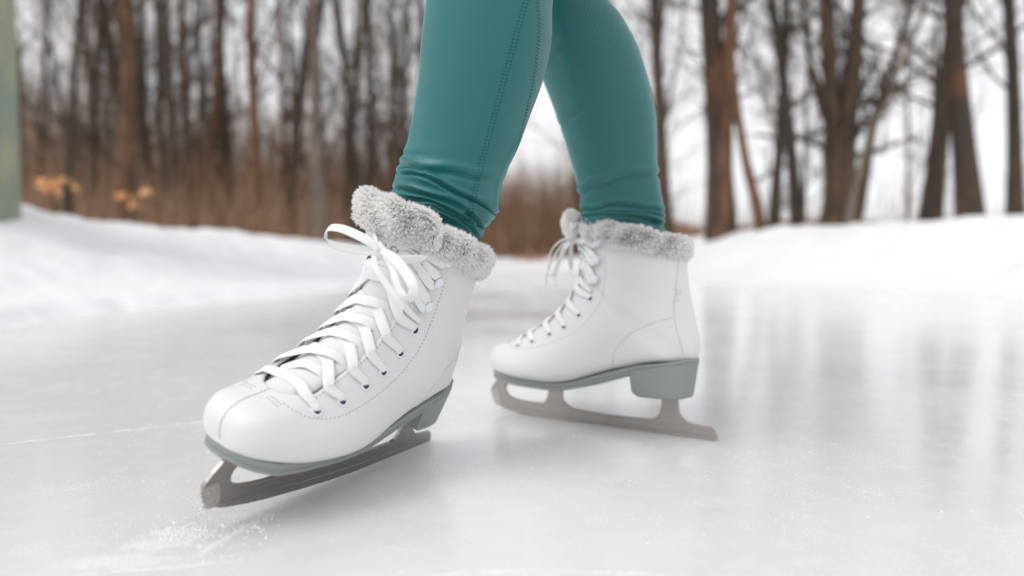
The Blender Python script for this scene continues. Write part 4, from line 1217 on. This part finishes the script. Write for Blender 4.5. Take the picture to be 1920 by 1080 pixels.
# --- more trees further in, copies of four kinds
protos = []
for k, kd in enumerate(('dark', 'brown', 'red', 'pale')):
    rng = np.random.default_rng(40 + k)
    protos.append((MB, kd, grow(rng, 12, .068, (rng.normal() * .04, rng.normal() * .03), 30, .06, 1.3, sides=6)))
pm = []
for _, kd, (tr, br) in protos:
    a = tr.build('trunk', BK[kd]); b_ = br.build('branches', BK['dark' if kd != 'red' else 'brown'])
    pm.append((a, b_, kd))
names = {'dark': 'dark', 'brown': 'brown', 'red': 'reddish', 'pale': 'pale grey'}
rng = np.random.default_rng(21); used = [False] * 4
count = 0
for k in range(72):
    left = k < 56
    px = rng.uniform(40, 800) if left else rng.uniform(1190, 1960)
    if 0.0 < rng.random() < .06: px = rng.uniform(1085, 1180)
    y = rng.uniform(13, 34) if left else rng.uniform(14, 34)
    kk = rng.choice(4, p=[.30, .36, .16, .18]); a, b_, kd = pm[kk]
    x = (px - 960) / FPX * y
    root = empty('tree', (x, y, float(snow_h(x, y))), (0, 0, rng.uniform(0, 6.28))); s_ = rng.uniform(.8, 1.35); root.scale = (s_, s_, s_ * rng.uniform(.9, 1.15))
    tag(root, f'distant bare tree with a {names[kd]} trunk deep in the {"left" if px < 960 else "right"} wood', 'tree', f'distant {names[kd]} trees of the {"left" if px < 960 else "right"} wood')
    for o in (a, b_):
        if not used[kk]: c = o
        else:
            c = o.copy(); col.objects.link(c)
        c.parent = root
    used[kk] = True
for kk in range(4):
    if not used[kk]:
        for o in pm[kk][:2]: bpy.data.objects.remove(o)
# --- leaf-littered rise behind the trees
xs = np.linspace(-60, 70, 160); ys = np.linspace(13, 70, 60); XX, YY = np.meshgrid(xs, ys)
azp = 960 + FPX * XX / YY
top = np.interp(azp, [-200, 0, 400, 700, 850, 960, 1100, 1300, 1900, 2200], [5.6, 5.4, 4.7, 3.8, 3.2, 2.9, 2.7, 1.9, 2.0, 2.0])
ZZ = .3 + (top - .3) * sstep(YY, 17, 36) + .5 * vnoise(XX, YY, .3, 8) * sstep(YY, 16, 25) + .15 * vnoise(XX, YY, 1.3, 9)
ZZ = np.minimum(ZZ, np.where(YY < 15, .05, 99))
m = mat('leaf_litter', (.36, .20, .115), .95); add_noise(m, 1.6, .8, .2, colvar=(.14, .08, .05), detail=8)
hill = mesh_obj('hill', np.stack([XX, YY, ZZ], -1).reshape(-1, 3), grid_faces(60, 160), m); tag(hill, kind='structure')
# --- brushwood: stems and twigs nobody could count
def brush(name, n, fx, fy, fh, mt, seed, rad=(.006, .022), fan=3):
    rng = np.random.default_rng(seed); V = []; F = []; c = 0
    for _ in range(n):
        px = fx(rng); y = fy(rng)
        if 640 < px < 1280: y = max(y, rng.uniform(15, 24))
        h = fh(rng, px, y); x = (px - 960) / FPX * y
        z0 = .3 + (np.interp(px, [-200, 0, 400, 700, 850, 960, 1100, 1300, 2200], [5.6, 5.4, 4.7, 3.8, 3.2, 2.9, 2.7, 1.9, 2.0]) - .3) * float(sstep(np.array(y), 17, 36)) if y > 15 else .15
        for _k in range(rng.integers(1, fan + 1)):
            d = np.array([rng.normal() * .17, rng.normal() * .17, 1.0]); P0 = np.array([x, y, z0 - .1]); hh = h * rng.uniform(.5, 1)
            P1 = P0 + d * hh * .5; P2 = P1 + (d + rng.normal(size=3) * (.16, .16, .05)) * hh * .5
            r = rng.uniform(*rad)
            for a_, b__, ra, rb in ((P0, P1, r, r * .7), (P1, P2, r * .7, r * .2)):
                for ang in (0, 2.09, 4.19):
                    V.append(a_ + ra * np.array([math.cos(ang), math.sin(ang), 0]))
                for ang in (0, 2.09, 4.19):
                    V.append(b__ + rb * np.array([math.cos(ang), math.sin(ang), 0]))
                F += [[c, c + 1, c + 4, c + 3], [c + 1, c + 2, c + 5, c + 4], [c + 2, c, c + 3, c + 5]]; c += 6
    o = mesh_obj(name, V, F, mt); tag(o, kind='stuff'); return o
brush('brushwood', 4200, lambda r: r.uniform(20, 1180), lambda r: r.uniform(10, 34), lambda r, px, y: r.uniform(.6, 1.0) * y * .17 * np.interp(px, [0, 500, 900], [1.15, 1.05, .7]), bark('brush_bark', (.50, .31, .19), (.22, .135, .085)), 31)
brush('undergrowth', 2200, lambda r: r.uniform(20, 1960), lambda r: r.uniform(9, 24), lambda r, px, y: r.uniform(.4, 1.0) * y * .075, bark('dry_undergrowth', (.50, .26, .13), (.20, .11, .06)), 32, rad=(.004, .016))
brush('thicket', 380, lambda r: r.uniform(900, 1960), lambda r: r.uniform(12, 30), lambda r, px, y: r.uniform(.4, 1.0) * y * .15, BK['pale'], 33, rad=(.004, .012))
# --- dry leaves still on two small beech saplings by the left bank
M['leaf'] = mat('dry_beech_leaf', (.82, .44, .19), .6)
for (px, py, y, spots, lb) in ((105, 350, 5.2, [(82, 345), (108, 362), (120, 341), (95, 352)], 'twiggy sapling with dry orange leaves next to the mossy trunk'), (240, 375, 5.6, [(228, 368), (250, 382), (273, 362)], 'small sapling with few orange leaves before the thick red-brown trunk')):
    x = (px - 960) / FPX * y; gz = float(snow_h(x, y)); root = empty('sapling', (x, y, gz)); tag(root, lb, 'sapling', 'saplings with dry orange leaves')
    rng = np.random.default_rng(px); tr, lf = MB(), MB()
    for (sx_, sy_) in spots:
        tip = at(sx_, sy_, y + rng.normal() * .05) - np.array([x, y, gz]); mid = tip * .5 + np.array([rng.normal() * .04, 0, 0])
        tr.add(*tube(spline(np.array([[0, 0, -.15], mid, tip + (0, 0, .06)]), 10), np.linspace(.008, .003, 10), 5))
        for _ in range(7):
            c = tip + rng.normal(size=3) * .022; u = rng.normal(size=3); u /= np.linalg.norm(u); v = np.cross(u, rng.normal(size=3)); v /= np.linalg.norm(v); w_ = np.cross(u, v)
            L_, W_ = .036, .020
            lf.add([c - u * L_, c - u * L_ * .3 + v * W_, c + u * L_ * .4 + v * W_ * .8, c + u * L_, c + u * L_ * .4 - v * W_ * .8, c - u * L_ * .3 - v * W_, c + w_ * .006], [[0, 1, 6], [1, 2, 6], [2, 3, 6], [3, 4, 6], [4, 5, 6], [5, 0, 6]])
    tr.build('trunk', BK['brown'], root); lf.build('leaves', M['leaf'], root)
# --- faded red board at the far end of the ice
y = 13.2; c = at(990, 491, y); bd = MB()
def boxv(c, s): c = np.array(c); return [c + np.array([i, j, k]) * np.array(s) / 2 for i in (-1, 1) for j in (-1, 1) for k in (-1, 1)], [[0, 1, 3, 2], [4, 6, 7, 5], [0, 4, 5, 1], [2, 3, 7, 6], [0, 2, 6, 4], [1, 5, 7, 3]]
root = empty('barrier', (c[0], y, c[2] - .2)); tag(root, 'low faded red board barrier at the far end of the ice, between the skates', 'barrier')
bd.add(*boxv((0, 0, .17), (.62, .03, .16))); bd.build('board', mat('faded_red_paint', (.55, .16, .12), .7), root, smooth=False)
for sx_ in (-.26, .26):
    pp = MB(); pp.add(*boxv((sx_, .035, .1), (.05, .04, .36))); pp.build('post', BK['brown'], root, smooth=False)
